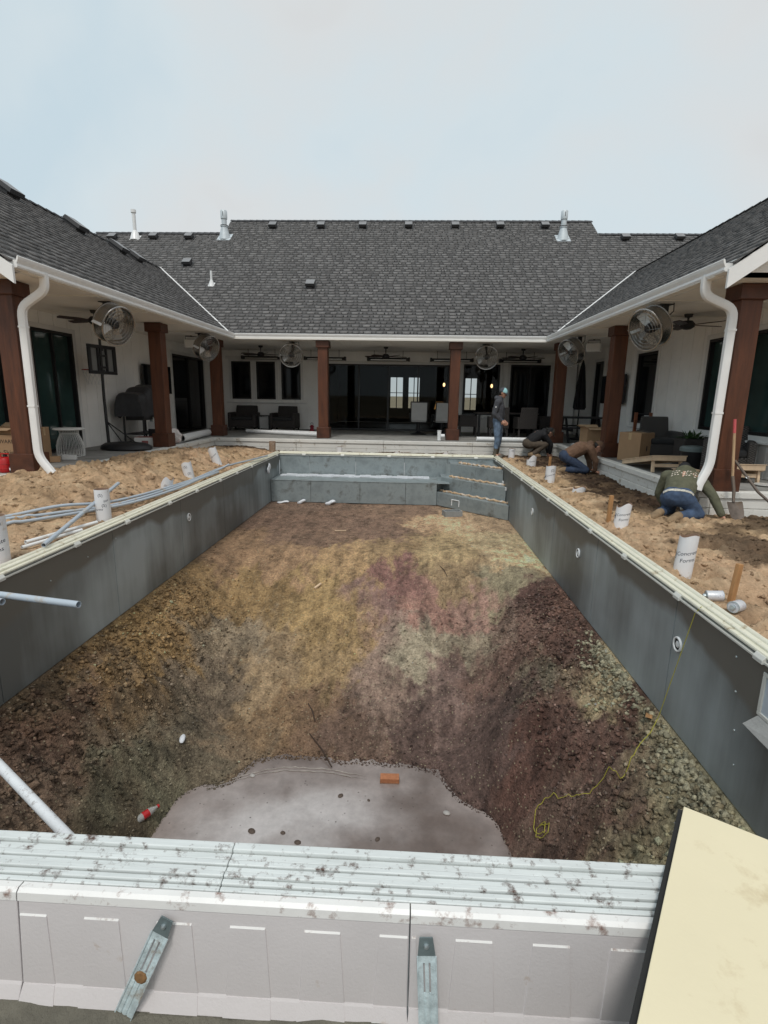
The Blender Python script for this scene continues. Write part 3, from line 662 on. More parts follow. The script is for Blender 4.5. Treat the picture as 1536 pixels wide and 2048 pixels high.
# skimmer opening frame by the right edge of the view
x = PX1-.012
sk = pl(MB().box(x, PX1+.0, 2.50, 3.02, -.36, -.335).box(x, PX1, 2.50, 3.02, -.105, -.08).box(x, PX1, 2.99, 3.02, -.335, -.105).box(x, PX1, 2.5, 2.53, -.335, -.105).build('skimmer_frame', copw, pool, bevel=.004))
MB().box(PX1-.004, PX1-.001, 2.53, 2.99, -.335, -.105).build('skimmer_face', mat('skimmer_blue', (.50, .56, .62), .3, var=.1), sk)
mb = MB(); mb.add([(PX1-.012, 2.55, -.36), (PX1-.012, 3.0, -.36), (PX1-.06, 3.05, -.45), (PX1-.05, 2.55, -.47)], [(0,1,2,3)]); mb.add([(PX1-.06, 3.05, -.45), (PX1-.05, 2.55, -.47), (PX1-.02, 2.6, -.50), (PX1-.02, 2.95, -.49)], [(0,1,2,3)])
MB.build(mb, 'plastic_flap', mat('flap_film', (.38, .38, .37), .25, var=.2, bump=.3, bscale=20), sk)

# ---- near end: aluminium cover tracks and white trough panels
near = thing('cover_trough', 'white moulded cover trough with ribbed panels at the near end of the pool', 'trough', (-.5, 1.3, 0))
def nl(o): o.matrix_parent_inverse = Matrix.Translation((-.5, 1.3, 0)).inverted(); return o
dm = (.10, .055, .04)
alum = mat('cover_track_alu', (.66, .69, .68), .42, .15, var=.12, scale=7, stretch=(.6, 5, 5), bump=.06, dirt=dm, dirt_amt=.27, dirt_scale=24)
lipm = mat('trough_lip', (.78, .77, .75), .45, var=.06, bump=.05, dirt=(.25, .15, .12), dirt_amt=.26, dirt_scale=16)
trm = mat('trough_plastic', (.66, .625, .625), .5, var=.04, scale=4, bump=.10, bscale=90, dirt=(.48, .38, .30), dirt_amt=-.25, dirt_scale=7)
X0, X1 = -3.3, 2.15
ty = [(1.460, 1.490, -.006, .024), (1.432, 1.457, -.006, .012), (1.410, 1.429, -.006, .016), (1.389, 1.407, -.006, .011), (1.368, 1.386, -.006, .017), (1.347, 1.365, -.006, .010), (1.327, 1.344, -.006, .003)]
for i, (a, b_, z0, z1) in enumerate(ty):
    for xa, xb_ in ((X0, -.55), (-.548, X1)):
        nl(MB().box(xa, xb_, a, b_, z0, z1).build('cover_track', alum, near, bevel=.003))
nl(MB().box(X0, X1, 1.325, 1.458, -.03, -.0085).build('track_bed', trackm, near))
seams = [-2.55, -1.165, .04, 1.25, 2.15]
pitch = .2265
for si in range(len(seams)-1):
    a, b_ = seams[si]+.002, seams[si+1]-.002
    prof = [(1.322, -.002), (1.300, .000), (1.291, -.008), (1.290, -.030), (1.2885, -.040), (1.2625, -.310), (1.257, -.318), (1.234, -.362), (1.30, -.362), (1.33, -.30), (1.323, -.05)]
    M = Matrix(((0, 0, 1, 0), (1, 0, 0, 0), (0, 1, 0, 0), (0, 0, 0, 1)))
    o = nl(MB().prism(prof, a, b_, M).build('trough_panel', trm, near, bevel=.003))
    nl(MB().prism([(1.3235, .0015), (1.302, .004), (1.290, -.004), (1.286, -.030), (1.2895, -.030), (1.294, -.006), (1.303, .0008), (1.3235, -.001)], a, b_, M).build('trough_lip', lipm, near))
    f = lambda z: 1.2885+(1.2625-1.2885)*(-.04-z)/.27
    def P(xx, z, d): return (xx, f(z)-d, z)
    x = -.902-pitch*6
    while x < b_:
        w0, w1 = .054, .068; xc = x; D = .003
        if xc+w1 > a+.02 and xc-w1 < b_-.02:
            l0, l1 = max(a+.004, xc-w0), max(a+.002, xc-w1); r0, r1 = min(b_-.004, xc+w0), min(b_-.002, xc+w1)
            v = [P(l0, -.080, D), P(r0, -.080, D), P(r1, -.309, D), P(l1, -.309, D), P(l0, -.074, -.001), P(r0, -.074, -.001), P(r1+.003, -.311, -.001), P(l1-.003, -.311, -.001)]
            MB().add(v, [(0,1,2,3),(4,5,1,0),(5,6,2,1),(6,7,3,2),(7,4,0,3)]).build('rib', trm, o)
            MB().add([P(l0, -.0795, D+.0006), P(r0, -.0795, D+.0006), P(r0, -.0742, -.0002), P(l0, -.0742, -.0002)], [(0,1,2,3)]).build('rib_ledge_lit', lipm, o)  # ledge strip painted whiter, the light its top edge catches put into the colour
            v = [(l1, 1.2575, -.3135), (r1, 1.2575, -.3135), (r1+.006, 1.2325, -.3605), (l1-.006, 1.2325, -.3605)]
            MB().add(v+[(p[0], p[1]+.012, p[2]-.002) for p in v], [(0,1,2,3),(0,4,5,1),(1,5,6,2),(3,2,6,7),(0,3,7,4)]).build('rib_foot', trm, o)
        x += pitch
# galvanised braces
def brace(top, bot, wd=.05):
    top = Vector(top); bot = Vector(bot); d = (bot-top).normalized(); nrm = Vector((0, -1, .3)); nrm = (nrm-d*nrm.dot(d)).normalized(); sx_ = d.cross(nrm)
    r = thing('metal_brace', 'x', 'brace', tuple(bot))
    inv = Matrix.Translation(bot).inverted()
    L = (bot-top).length
    def sheet(u0, u1, w0, w1, h): 
        a = [top+d*u0+sx_*w0+nrm*h, top+d*u0+sx_*w1+nrm*h, top+d*u1+sx_*w1+nrm*h, top+d*u1+sx_*w0+nrm*h]
        return a+[p-nrm*.003 for p in a]
    FC = [(0,1,2,3),(7,6,5,4),(0,4,5,1),(1,5,6,2),(2,6,7,3),(3,7,4,0)]
    h = wd/2
    mb = MB().add(sheet(.045, L, -h, -h*.42, .006), FC).add(sheet(.045, L, -h*.22, h*.22, .006), FC).add(sheet(.045, L, h*.42, h, .006), FC).add(sheet(.045, .075, -h*.99, h*.99, .0058), FC).add(sheet(L*.55, L, -h*.99, h*.99, .0035), FC)
    q = mb.build('strap', mat('brace_zinc', (.62, .73, .76), .4, .2, var=.35, scale=30, bump=.3, bscale=50, dirt=(.28, .17, .08), dirt_amt=.1, dirt_scale=7), r, bevel=.001); q.matrix_parent_inverse = inv
    mb = MB().add(sheet(.05, L, -h-.003, -h, .012), FC).add(sheet(.05, L, h, h+.003, .012), FC)
    q = mb.build('flange', MATS['brace_zinc'], r); q.matrix_parent_inverse = inv
    c = top+d*.02+nrm*.004
    v = [c-d*.024-sx_*h*.75, c-d*.024+sx_*h*.75, c+d*.03+sx_*h, c+d*.03-sx_*h]; v2 = [p+nrm*.005 for p in v]
    q = MB().add(v2+v, FC).build('head_plate', mat('brace_dark', (.20, .25, .26), .5, .5, var=.3), r); q.matrix_parent_inverse = inv
    q = MB().lathe([(0, .008), (.007, .006), (.008, 0)], c+nrm*.005, 8, nrm.to_track_quat('Z', 'Y').to_matrix().to_4x4()).build('bolt', galv, r, True); q.matrix_parent_inverse = inv
    if top.x < -.3:
        q = MB().lathe([(0, .004), (.016, .0035), (.021, 0)], top+d*(L*.60)+nrm*.007, 9, nrm.to_track_quat('Z', 'Y').to_matrix().to_4x4()).build('rust_patch', mat('rust', (.22, .12, .05), .9, var=.4, scale=40), r); q.matrix_parent_inverse = inv
    return r
tag(brace((-.690, 1.276, -.050), (-.825, 1.228, -.360), .052), 'galvanised slotted brace with a rust patch leaning on the trough', 'brace', 'braces along the trough')
tag(brace((.088, 1.276, -.062), (.104, 1.222, -.362), .052), 'clean galvanised slotted brace standing upright against the trough', 'brace', 'braces along the trough')
# trough footing
ftm = mat('footing_concrete', (.155, .145, .115), .9, var=.35, scale=9, bump=.8, bscale=50)
foot = gridmesh(np.linspace(HX0, HX1, 180), np.linspace(HY0, 1.26, 30), lambda x, y: -.366+fbm(x, y, 5, 4, 201)*.025+.02*sst(1.2, 1.25, y)*(.5+fbm(x, y, 3, 3, 205)), lambda x, y, z: np.ones(x.shape+(3,))*.15, 'trough_footing', ftm)
tag(foot, 'rough grey concrete footing in front of the trough', 'footing', kind='structure')
mb = MB().box(HX0, HX1, HY0-.02, HY0, -.6, .0).box(HX0-.02, HX0, HY0, PY0, -.6, 0).box(HX1, HX1+.02, HY0, PY0, -.6, 0)
tag(mb.build('trench_bank', sandm if False else gm), 'earth sides of the trough trench', 'bank', kind='structure')
# loose cream board at the near right corner
br = thing('cream_board', 'large cream board with black edge lying over the near right corner', 'board', (1.03, 1.71, .03))
pA = Vector((1.03, 1.71, 0)); pB = Vector((.58, 1.01, 0)); d1 = (pB-pA).normalized(); d2 = Vector((-d1.y, d1.x, 0))
if d2.x < 0: d2 = -d2
inv = Matrix.Translation((1.03, 1.71, .03)).inverted()
def bd(name, u0, u1, w0, w1, z0, z1, mt):
    c = [pA+d1*u0+d2*w0, pA+d1*u1+d2*w0, pA+d1*u1+d2*w1, pA+d1*u0+d2*w1]
    o = MB().add([(p.x, p.y, z0) for p in c]+[(p.x, p.y, z1) for p in c], [(3,2,1,0),(4,5,6,7),(0,1,5,4),(1,2,6,5),(2,3,7,6),(3,0,4,7)]).build(name, mt, br, bevel=.002); o.matrix_parent_inverse = inv
bd('face', 0, 1.35, 0, .95, .045, .062, mat('cream_face', (.74, .66, .46), .5, var=.03, scale=3, bump=.04, dirt=(.60, .50, .32), dirt_amt=.16, dirt_scale=5))
bd('black_edge', .0, 1.36, -.016, .9, .030, .0445, slotm)
bd('white_backing', -.025, 1.3, .06, .95, .026, .029, pvc)
# ================================================================== PATIO
WL, WR, WY = -6.95, 5.62, 18.8
CZ = 2.95
patio = MB()
patio.box(WL-.3, EL-.142, EN+.142, EB+.142, -.3, PT-.004).box(ER+.142, WR+.3, EN+.142, EB+.142, -.3, PT-.004).box(WL-.3, WR+.3, EB+.142, WY+.12, -.3, PT-.004)
patio = tag(patio.build('patio', concrete), 'grey concrete patio floor under the covered porch', 'patio', kind='structure')
def edging(p, q, nrm, seg):
    p = Vector(p); q = Vector(q); L = (q-p).length; d = (q-p)/L; n = Vector(nrm)
    k = max(1, round(L/seg))
    for i in range(k):
        a = p+d*(L*i/k+.003); b = p+d*(L*(i+1)/k-.003)
        for (z0, z1, o) in ((PT-.085, PT, .025), (PT-.225, PT-.092, .0), (PT-.40, PT-.232, .008)):
            i0 = a-n*.14; i1 = b-n*.14; e0 = a+n*o; e1 = b+n*o
            vs = [(v.x, v.y, z) for z in (z0, z1) for v in (i0, i1, e1, e0)]
            MB().add(vs, [(0,1,2,3),(7,6,5,4),(0,4,5,1),(1,5,6,2),(2,6,7,3),(3,7,4,0)]).build('edging_board', edgem, patio, bevel=.006)
edging((EL, EN+.003, 0), (EL, EB-.03, 0), (1, 0, 0), 2.4)
edging((EL-.14, EB, 0), (ER+.14, EB, 0), (0, -1, 0), 2.4)
edging((ER, EN+.003, 0), (ER, EB-.03, 0), (-1, 0, 0), 2.4)
edging((WL-.3, EN, 0), (EL-.142, EN, 0), (0, -1, 0), 2.4)
edging((ER+.142, EN, 0), (WR+.3, EN, 0), (0, -1, 0), 2.4)
# ================================================================== HOUSE
HB = (-.7, WY, PT)
house = thing('house', 'white single-storey house with grey shingle roof wrapped around the pool', 'house', HB)
HI = Matrix.Translation(HB).inverted()
def hl(o): o.matrix_parent_inverse = HI; return o
def wallmap(side):
    if side == 'L': return lambda u, d, z: (WL+d, u, z)
    if side == 'R': return lambda u, d, z: (WR-d, u, z)
    return lambda u, d, z: (u, WY-d, z)
def wbox(mb, f, u0, u1, d0, d1, z0, z1):
    p = f(u0, d0, z0); q = f(u1, d1, z1)
    return mb.box(min(p[0], q[0]), max(p[0], q[0]), min(p[1], q[1]), max(p[1], q[1]), min(p[2], q[2]), max(p[2], q[2]))
def wall(side, a0, a1, z0, z1, ops, step):
    f = wallmap(side); br = [a0+i*step for i in range(int((a1-a0)/step)+1)]+[a1]
    for o in ops:
        br = [b for b in br if not (o[0]-.10 < b < o[0] or o[0] < b < o[0]+.0 or o[1] < b < o[1]+.10)]
        br += [o[0], o[1]]
    br = sorted(set(round(b, 4) for b in br)); back = MB(); segs = []
    for u0, u1 in zip(br[:-1], br[1:]):
        if u1-u0 < .02: continue
        iv = [(z0, z1)]
        for o in ops:
            if o[0] <= (u0+u1)/2 <= o[1]:
                nv = []
                for a, b in iv:
                    if o[2] > a: nv.append((a, min(b, o[2])))
                    if o[3] < b: nv.append((max(a, o[3]), b))
                iv = nv
        for a, b in iv:
            if b-a > .03: segs.append((u0, u1, a, b)); wbox(back, f, u0, u1, -.12, -.018, a, b)
    W = hl(back.build('wall', siding, house))
    for u0, u1, a, b in segs: wbox(MB(), f, u0+.007, u1-.007, -.018, 0, a, b).build('siding_board', siding, W, bevel=.003)
    return W
def opening(side, u0, u1, z0, z1, name, pane, nv=1, trim=True, label=None, sill=True, mul=.05, hz=()):
    f = wallmap(side); fw = .055
    mb = MB(); wbox(mb, f, u0, u1, -.09, .012, z0, z0+fw); wbox(mb, f, u0, u1, -.09, .012, z1-fw, z1)
    wbox(mb, f, u0, u0+fw, -.09, .012, z0+fw, z1-fw); wbox(mb, f, u1-fw, u1, -.09, .012, z0+fw, z1-fw)
    F = hl(mb.build(name, frame_b, house))
    if label: F['label'] = label
    W = (u1-u0-2*fw)/nv
    for i in range(nv):
        a = u0+fw+W*i
        if i: wbox(MB(), f, a-mul/2, a+mul/2, -.08, .004, z0+fw, z1-fw).build('mullion', frame_b, F)
        wbox(MB(), f, a+(mul/2 if i else 0), a+W-(mul/2 if i < nv-1 else 0), -.055-.02*(i % 2), -.047-.02*(i % 2), z0+fw, z1-fw).build('pane', pane, F)
    if trim:
        tw = .09
        for k, (a, b, c, d) in enumerate(((u0-tw, u0-.002, z0-(tw if sill else 0), z1+tw), (u1+.002, u1+tw, z0-(tw if sill else 0), z1+tw), (u0, u1, z1+.002, z1+tw), (u0, u1, z0-tw, z0-.002))):
            if k == 3 and not sill: continue
            wbox(MB(), f, a, b, .002, .022, c, d).build('trim_board', white_paint, F, bevel=.002)
        if sill: wbox(MB(), f, u0-tw-.03, u1+tw+.03, .002, .06, z0-tw-.035, z0-tw).build('sill', white_paint, F, bevel=.003)
    return F
# openings per wall (u0,u1,z0,z1)
Lo = [(7.45, 9.12, PT+.02, 2.63), (9.84, 11.1, PT+.02, 2.63), (15.75, 18.15, PT+.02, 2.60)]
Ro = [(8.65, 10.75, .96, 2.62), (12.85, 13.95, .94, 2.60), (16.3, 17.0, PT+.02, 2.58)]
Bo = [(-6.2, -5.53, 1.31, 2.58), (-5.33, -4.67, 1.31, 2.58), (-4.46, -3.79, 1.31, 2.58), (-2.85, 1.335, PT+.015, 2.54), (1.80, 3.03, .90, 2.58), (3.38, 4.71, PT+.015, 2.58)]
wall('L', 7.2, WY-.02, PT, CZ, Lo, .42); wall('R', 7.2, WY-.02, PT, CZ, Ro, .42); wall('B', WL+.02, WR-.02, PT, CZ, Bo, .42)
opening('L', *Lo[0], 'sliding_door', glasst, 2, sill=False, label='sliding glass door behind the front post and cardboard boxes')
opening('L', *Lo[1], 'sliding_door', glasst, 2, sill=False, label='teal-tinted sliding door beside the basketball hoop')
opening('L', *Lo[2], 'sliding_door', glassd, 2, sill=False, label='dark sliding door in the far corner of the porch')
opening('R', *Ro[0], 'window', glasst, 2, label='wide teal-tinted window behind the front post')
opening('R', *Ro[1], 'window', glassd, 1, label='tall dark window beside the wall television')
opening('R', *Ro[2], 'door', glassd, 1, sill=False, label='narrow dark door behind the closed umbrella')
for o in Bo[:3]: opening('B', *o, 'window', glassd, 1, sill=False)
opening('B', *Bo[3], 'sliding_door', glassc, 4, sill=False, label='wide four-panel glass sliding door in the middle of the back wall')
opening('B', *Bo[4], 'window', glassc, 1, label='large window to the dining room with pendant lamp inside')
opening('B', *Bo[5], 'door', glassd, 2, sill=False, label='dark glazed double door near the far corner')
f = wallmap('B'); hl(wbox(MB(), f, -6.4, -3.6, .003, .05, 1.17, 1.21).build('window_ledge', white_paint, house, bevel=.003))
hl(wbox(MB(), f, -6.4, -3.6, .003, .02, 2.66, 2.76).build('window_header', white_paint, house, bevel=.003))
# room behind the wide glass
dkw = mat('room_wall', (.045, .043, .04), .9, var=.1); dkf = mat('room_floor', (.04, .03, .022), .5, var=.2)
iw = [(-.90, -.34, .95, 2.32), (-.07, .42, .95, 2.32), (2.50, 3.02, .92, 2.32)]
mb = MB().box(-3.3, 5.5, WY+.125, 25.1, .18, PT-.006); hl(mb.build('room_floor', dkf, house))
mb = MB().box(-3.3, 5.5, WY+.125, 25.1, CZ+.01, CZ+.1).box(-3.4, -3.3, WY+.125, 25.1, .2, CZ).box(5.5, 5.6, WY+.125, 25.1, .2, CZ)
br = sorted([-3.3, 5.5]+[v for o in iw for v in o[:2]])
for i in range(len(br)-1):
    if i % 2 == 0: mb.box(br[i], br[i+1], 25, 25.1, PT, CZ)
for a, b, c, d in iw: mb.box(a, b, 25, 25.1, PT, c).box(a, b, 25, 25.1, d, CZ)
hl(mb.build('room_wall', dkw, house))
for a, b, c, d in iw:
    m_ = MB().box((a+b)/2-.02, (a+b)/2+.02, 25.03, 25.06, c, d).box(a, b, 25.03, 25.06, (c+d)/2-.015, (c+d)/2+.015)
    hl(m_.build('inner_window_bars', frame_b, house))
# ceiling + soffit
mb = MB().box(WL-.05, -4.86, 7.0, WY+.1, CZ, CZ+.05).box(3.60, WR+.05, 7.0, WY+.1, CZ, CZ+.05).box(-4.86, 3.60, 14.98, WY+.1, CZ, CZ+.05)
hl(mb.build('porch_ceiling', ceilm, house))
mb = MB()
for y in (8.6, 10.2, 11.8, 13.4): mb.box(WL, -4.9, y-.025, y+.025, CZ-.012, CZ-.001).box(3.66, WR, y-.025, y+.025, CZ-.012, CZ-.001)
for x in (-3.4, -2.0, -.6, .8, 2.2): mb.box(x-.025, x+.025, 15.1, WY, CZ-.012, CZ-.001)
hl(mb.build('ceiling_batten', ceilm, house))
mb = MB().box(WL-.0, -5.0, 7.05, 7.2, CZ+.051, CZ+.3)
# beam boxes carried by the posts
# ---- gutters
GP = [(0, 0), (0, .115), (-.012, .128), (-.03, .128), (-.03, .118), (-.10, .118), (-.115, .02), (-.10, 0)]
GP = [(.115, 0), (.125, .02), (.118, .05), (.140, .095), (.148, .13), (.140, .138), (.130, .132), (.115, .09), (.02, .09), (0, .12), (0, 0)]
def gutter(p, q, outw, m0, m1, name='gutter'):
    p = Vector(p); q = Vector(q); d = (q-p).normalized(); L = (q-p).length; o = Vector(outw); vs = []
    for s, mm in ((0, m0), (L, m1)):
        for u, z in GP: 
            pt = p+d*(s+mm*u)+o*u+Vector((0, 0, z)); vs.append(pt)
    n = len(GP); fs = [tuple(range(n-1, -1, -1)), tuple(range(n, 2*n))]+[(i, (i+1) % n, n+(i+1) % n, n+i) for i in range(n)]
    return hl(MB().add(vs, fs).build(name, gutterm, house))
gz = CZ+.012
gutter((-4.96, 6.78, gz), (-4.96, 15.12, gz), (1, 0, 0), 0, -1)
gutter((-4.96, 15.12, gz), (3.71, 15.12, gz), (0, -1, 0), 1, -1)
gutter((3.71, 15.12, gz), (3.71, 6.78, gz), (-1, 0, 0), 1, 0)
# fascia behind
hl(MB().box(-5.0, -4.963, 6.79, 15.14, CZ-.004, 3.10).build('fascia', white_paint, house)); hl(MB().box(3.713, 3.75, 6.79, 15.14, CZ-.004, 3.10).build('fascia', white_paint, house)); hl(MB().box(-4.96, 3.71, 15.123, 15.16, CZ-.004, 3.10).build('fascia', white_paint, house))
# ---- downspouts
def spout(pts, wd=.085, th=.065):
    mb = MB(); pts = [Vector(p) for p in pts]; out = []
    for i, p in enumerate(pts):      # soften the bends
        if 0 < i < len(pts)-1:
            a = (pts[i-1]-p); b = (pts[i+1]-p); r = min(.11, a.length*.45, b.length*.45); a.normalize(); b.normalize()
            for t_ in (0, .25, .5, .75, 1): out.append(p+a*r*(1-t_)**2+b*r*t_**2)
        else: out.append(p)
    vs = []; fs = []; n = 8
    sec = [(-.5, -.38), (-.38, -.5), (.38, -.5), (.5, -.38), (.5, .38), (.38, .5), (-.38, .5), (-.5, .38)]
    for i, p in enumerate(out):
        t_ = (out[min(i+1, len(out)-1)]-out[max(i-1, 0)]).normalized(); x = Vector((0, 1, 0)); x = (x-t_*x.dot(t_)).normalized(); y = t_.cross(x)
        for a, b in sec: vs.append(p+y*a*wd+x*b*th)
    for i in range(len(out)-1):
        for k in range(n): fs.append((i*n+k, i*n+(k+1) % n, (i+1)*n+(k+1) % n, (i+1)*n+k))
    fs += [tuple(range(n)), tuple(range(len(vs)-n, len(vs)))]
    D = hl(mb.add(vs, fs).build('downspout', gutterm, house, True, ang=50))
    for p in (pts[2]+Vector((0, 0, -.25)), pts[2]*.35+pts[3]*.65):
        MB().box(p.x-wd*.53, p.x+wd*.53, p.y-th*.56, p.y+th*.56, p.z-.012, p.z+.012).build('spout_joint', gutterm, D)
    return D
spout([(-4.88, 7.32, 3.0), (-4.88, 7.32, 2.80), (-5.235, 7.32, 2.58), (-5.235, 7.3, .58), (-5.03, 7.27, .335)], .10, .075)
spout([(3.62, 7.22, 3.0), (3.62, 7.22, 2.78), (4.00, 7.22, 2.62), (3.985, 7.22, .66), (3.86, 7.18, .42), (3.84, 7.17, .34)], .10, .075)
# ---- posts
def post(x, y, w=.27):
    h = w/2
    P = hl(MB().box(x-h, x+h, y-h, y+h, PT, CZ-.005).build('post', cedar, house, bevel=.008))
    MB().box(x-h-.045, x+h+.045, y-h-.045, y+h+.045, PT, PT+.30).build('post_base', cedar_dk, P, bevel=.006)
    MB().box(x-h-.045, x+h+.045, y-h-.045, y+h+.045, CZ-.19, CZ-.006).build('post_cap', cedar_dk, P, bevel=.006)
for x, y in ((-5.56, 7.56), (-5.52, 11.85), (-5.48, 15.3), (-2.43, 15.25), (1.22, 15.3), (4.05, 15.1), (4.25, 11.62), (4.30, 7.5)): post(x, y)
# ================================================================== ROOF
S = .71
def zL(x): return 3.09+S*(-4.98-x)
def zR(x): return 3.09+S*(x-3.73)
def zB(y): return 3.09+S*(y-15.14)
RLx, RRx = -8.35, 7.05; RY1, RY2 = 20.95, 21.95
roof = MB()
def q(*v): roof.add(v, [tuple(range(len(v)))])
D = -.02
yl_ = 15.14+(-4.98-RLx); yr_ = 15.14+(RRx-3.73)
q((-4.98, 6.75, zL(-4.98)+D), (-4.98, 15.14, zL(-4.98)+D), (RLx, yl_, zL(RLx)+D), (RLx, 6.75, zL(RLx)+D))
q((RLx, 6.75, zL(RLx)+D), (RLx, yl_, zL(RLx)+D), (RLx-3.5, yl_, zL(-4.98)-.1), (RLx-3.5, 6.75, zL(-4.98)-.1))
q((3.73, 6.75, zR(3.73)+D), (RRx, 6.75, zR(RRx)+D), (RRx, yr_, zR(RRx)+D), (3.73, 15.14, zR(3.73)+D))
q((RRx, 6.75, zR(RRx)+D), (RRx+3.4, 6.75, 3.0), (RRx+3.4, yr_, 3.0), (RRx, yr_, zR(RRx)+D))
lx, rx = -11.75, 10.55
q((-4.98, 15.14, zB(15.14)+D), (3.73, 15.14, zB(15.14)+D), (RRx, yr_, zB(yr_)+D), (rx+1.6, yr_, zB(yr_)+D), (rx, RY1, zB(RY1)+D), (lx, RY1, zB(RY1)+D), (lx-1.5, yl_, zB(yl_)+D), (RLx, yl_, zB(yl_)+D))
ul, ur = -7.0, 6.55
q((ul, RY1, zB(RY1)+D), (ur, RY1, zB(RY1)+D), (ur, RY2, zB(RY2)+D), (ul, RY2, zB(RY2)+D))
q((lx, RY1, zB(RY1)+D), (rx, RY1, zB(RY1)+D), (rx+3, RY1+6, 3), (lx-3, RY1+6, 3)); q((ul, RY2, zB(RY2)+D), (ur, RY2, zB(RY2)+D), (ur, RY2+6, 3.6), (ul, RY2+6, 3.6))
roof = hl(roof.build('roof', deckm, house))
# shingles
E_ = .178
def tabs(origin, ud, vd, rows, ivf, jit=0):
    """rows of overlapping tabs; ud along the eave, vd up the slope; ivf(v)->(u0,u1)"""
    out = []; ud = np.array(ud); vd = np.array(vd); nd = np.cross(ud, vd); nd = nd if nd[2] > 0 else -nd; og = np.array(origin)
    for r in range(rows):
        v0 = r*E_; iv = ivf(v0+E_*.5)
        if iv is None: continue
        u, u1 = iv; u0s = u; u = u-rng.uniform(0, .3); hi = False
        while u < u1:
            wdt = (.10 if hi else .21)*rng.uniform(.8, 1.25)      # a notch follows each tab
            a = max(u, u0s); b = min(u+wdt, u1); u += wdt
            if b-a < .03: continue
            hi = (not hi) if rng.random() < .9 else hi
            h = .024 if hi else .009
            dz = rng.uniform(-.012, .012); tr = rng.uniform(.0, .02)
            lo = v0-(.0 if hi else -.03)+dz*.6; tp = v0+E_+.03
            ins = min(.022, (b-a)*.2) if hi else 0; vm = lo+(E_)*.70; hm = h*.35
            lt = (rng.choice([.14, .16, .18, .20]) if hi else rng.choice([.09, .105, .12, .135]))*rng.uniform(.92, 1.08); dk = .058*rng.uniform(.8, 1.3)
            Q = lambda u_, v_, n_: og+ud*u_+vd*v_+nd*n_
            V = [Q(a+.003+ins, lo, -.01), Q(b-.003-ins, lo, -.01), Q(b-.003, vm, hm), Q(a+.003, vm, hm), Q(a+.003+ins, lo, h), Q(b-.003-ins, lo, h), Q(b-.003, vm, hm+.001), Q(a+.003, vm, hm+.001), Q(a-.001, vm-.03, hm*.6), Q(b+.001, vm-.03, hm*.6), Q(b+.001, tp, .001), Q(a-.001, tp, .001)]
            cl = [(lt*1.03, lt, lt*.99)]*8+[(dk, dk, dk)]*4; cl[0] = cl[1] = (dk, dk, dk)  # dark band and butt: printed shadow line with the next course's shade painted in
            out.append((V, cl))
    return out
FC = np.array([(4,5,6,7),(0,1,5,4),(1,2,6,5),(3,0,4,7),(8,9,10,11)])
c_ = 1/math.sqrt(1+S*S); s_ = S*c_
k = c_      # run per unit slope length
sh = []
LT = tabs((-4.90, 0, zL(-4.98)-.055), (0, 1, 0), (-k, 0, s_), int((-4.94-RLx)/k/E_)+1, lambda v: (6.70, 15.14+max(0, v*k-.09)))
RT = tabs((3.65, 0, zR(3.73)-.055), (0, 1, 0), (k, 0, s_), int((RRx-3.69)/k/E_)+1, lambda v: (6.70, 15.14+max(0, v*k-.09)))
def ivB(v):
    y = 15.06+v*k
    if y > RY2: return None
    if y > RY1: return (ul, ur)
    a = -4.98-(y-15.14) if y < yl_ else lx-1.5*(RY1-y)/(RY1-yl_)
    b = 3.73+(y-15.14) if y < yr_ else rx+1.6*(RY1-y)/(RY1-yr_)
    return (a+.02, b-.02)
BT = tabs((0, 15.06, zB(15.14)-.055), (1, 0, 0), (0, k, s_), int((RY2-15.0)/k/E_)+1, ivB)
# the 300 that show largest: those nearest the camera on the two wings
near_ = sorted([(np.linalg.norm(np.array(t_[0][4])-[0, 0, 1.5]), i, w_) for w_, T in ((0, LT), (1, RT)) for i, t_ in enumerate(T) if t_[0][4][1] > (9.6 if w_ == 0 else 8.1)])[:300]
pick = set((w_, i) for _, i, w_ in near_)
proto = {}
for w_, T in ((0, LT), (1, RT)):
    for i, (V, c) in enumerate(T):
        if (w_, i) in pick:
            V = np.array(V); ctr = V[:4].mean(0); me_k = (w_, round(np.linalg.norm(V[1]-V[0]), 2), round(c[4][0], 2), round(np.linalg.norm(V[4]-V[0]), 3))
            if me_k not in proto:
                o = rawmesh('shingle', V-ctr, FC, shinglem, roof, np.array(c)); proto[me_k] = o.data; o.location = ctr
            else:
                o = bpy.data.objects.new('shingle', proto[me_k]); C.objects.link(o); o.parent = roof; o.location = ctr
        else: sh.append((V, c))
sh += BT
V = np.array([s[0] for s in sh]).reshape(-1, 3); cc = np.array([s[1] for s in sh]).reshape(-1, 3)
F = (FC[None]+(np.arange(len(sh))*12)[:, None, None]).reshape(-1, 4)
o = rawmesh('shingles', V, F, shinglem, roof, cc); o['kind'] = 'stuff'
# ridge caps
mb = MB()
def ridge(p, q_, n):
    p = Vector(p); q_ = Vector(q_); d = (q_-p)
    for i in range(n):
        a = p+d*(i/n); b = p+d*((i+1.15)/n); sd_ = Vector((-d.y, d.x, 0)).normalized()*.13
        for sg in (1, -1):
            mb.add([a+Vector((0, 0, .05)), b+Vector((0, 0, .035)), b+sd_*sg+Vector((0, 0, .035-.13*S)), a+sd_*sg+Vector((0, 0, .05-.13*S))], [(0, 1, 2, 3)])
ridge((RLx, 6.72, zL(RLx)), (RLx, yl_, zL(RLx)), 44); ridge((RRx, 6.72, zR(RRx)), (RRx, yr_, zR(RRx)), 44)
ridge((lx, RY1, zB(RY1)), (ul, RY1, zB(RY1)), 20); ridge((ur, RY1, zB(RY1)), (rx, RY1, zB(RY1)), 18); ridge((ul, RY2, zB(RY2)), (ur, RY2, zB(RY2)), 56)
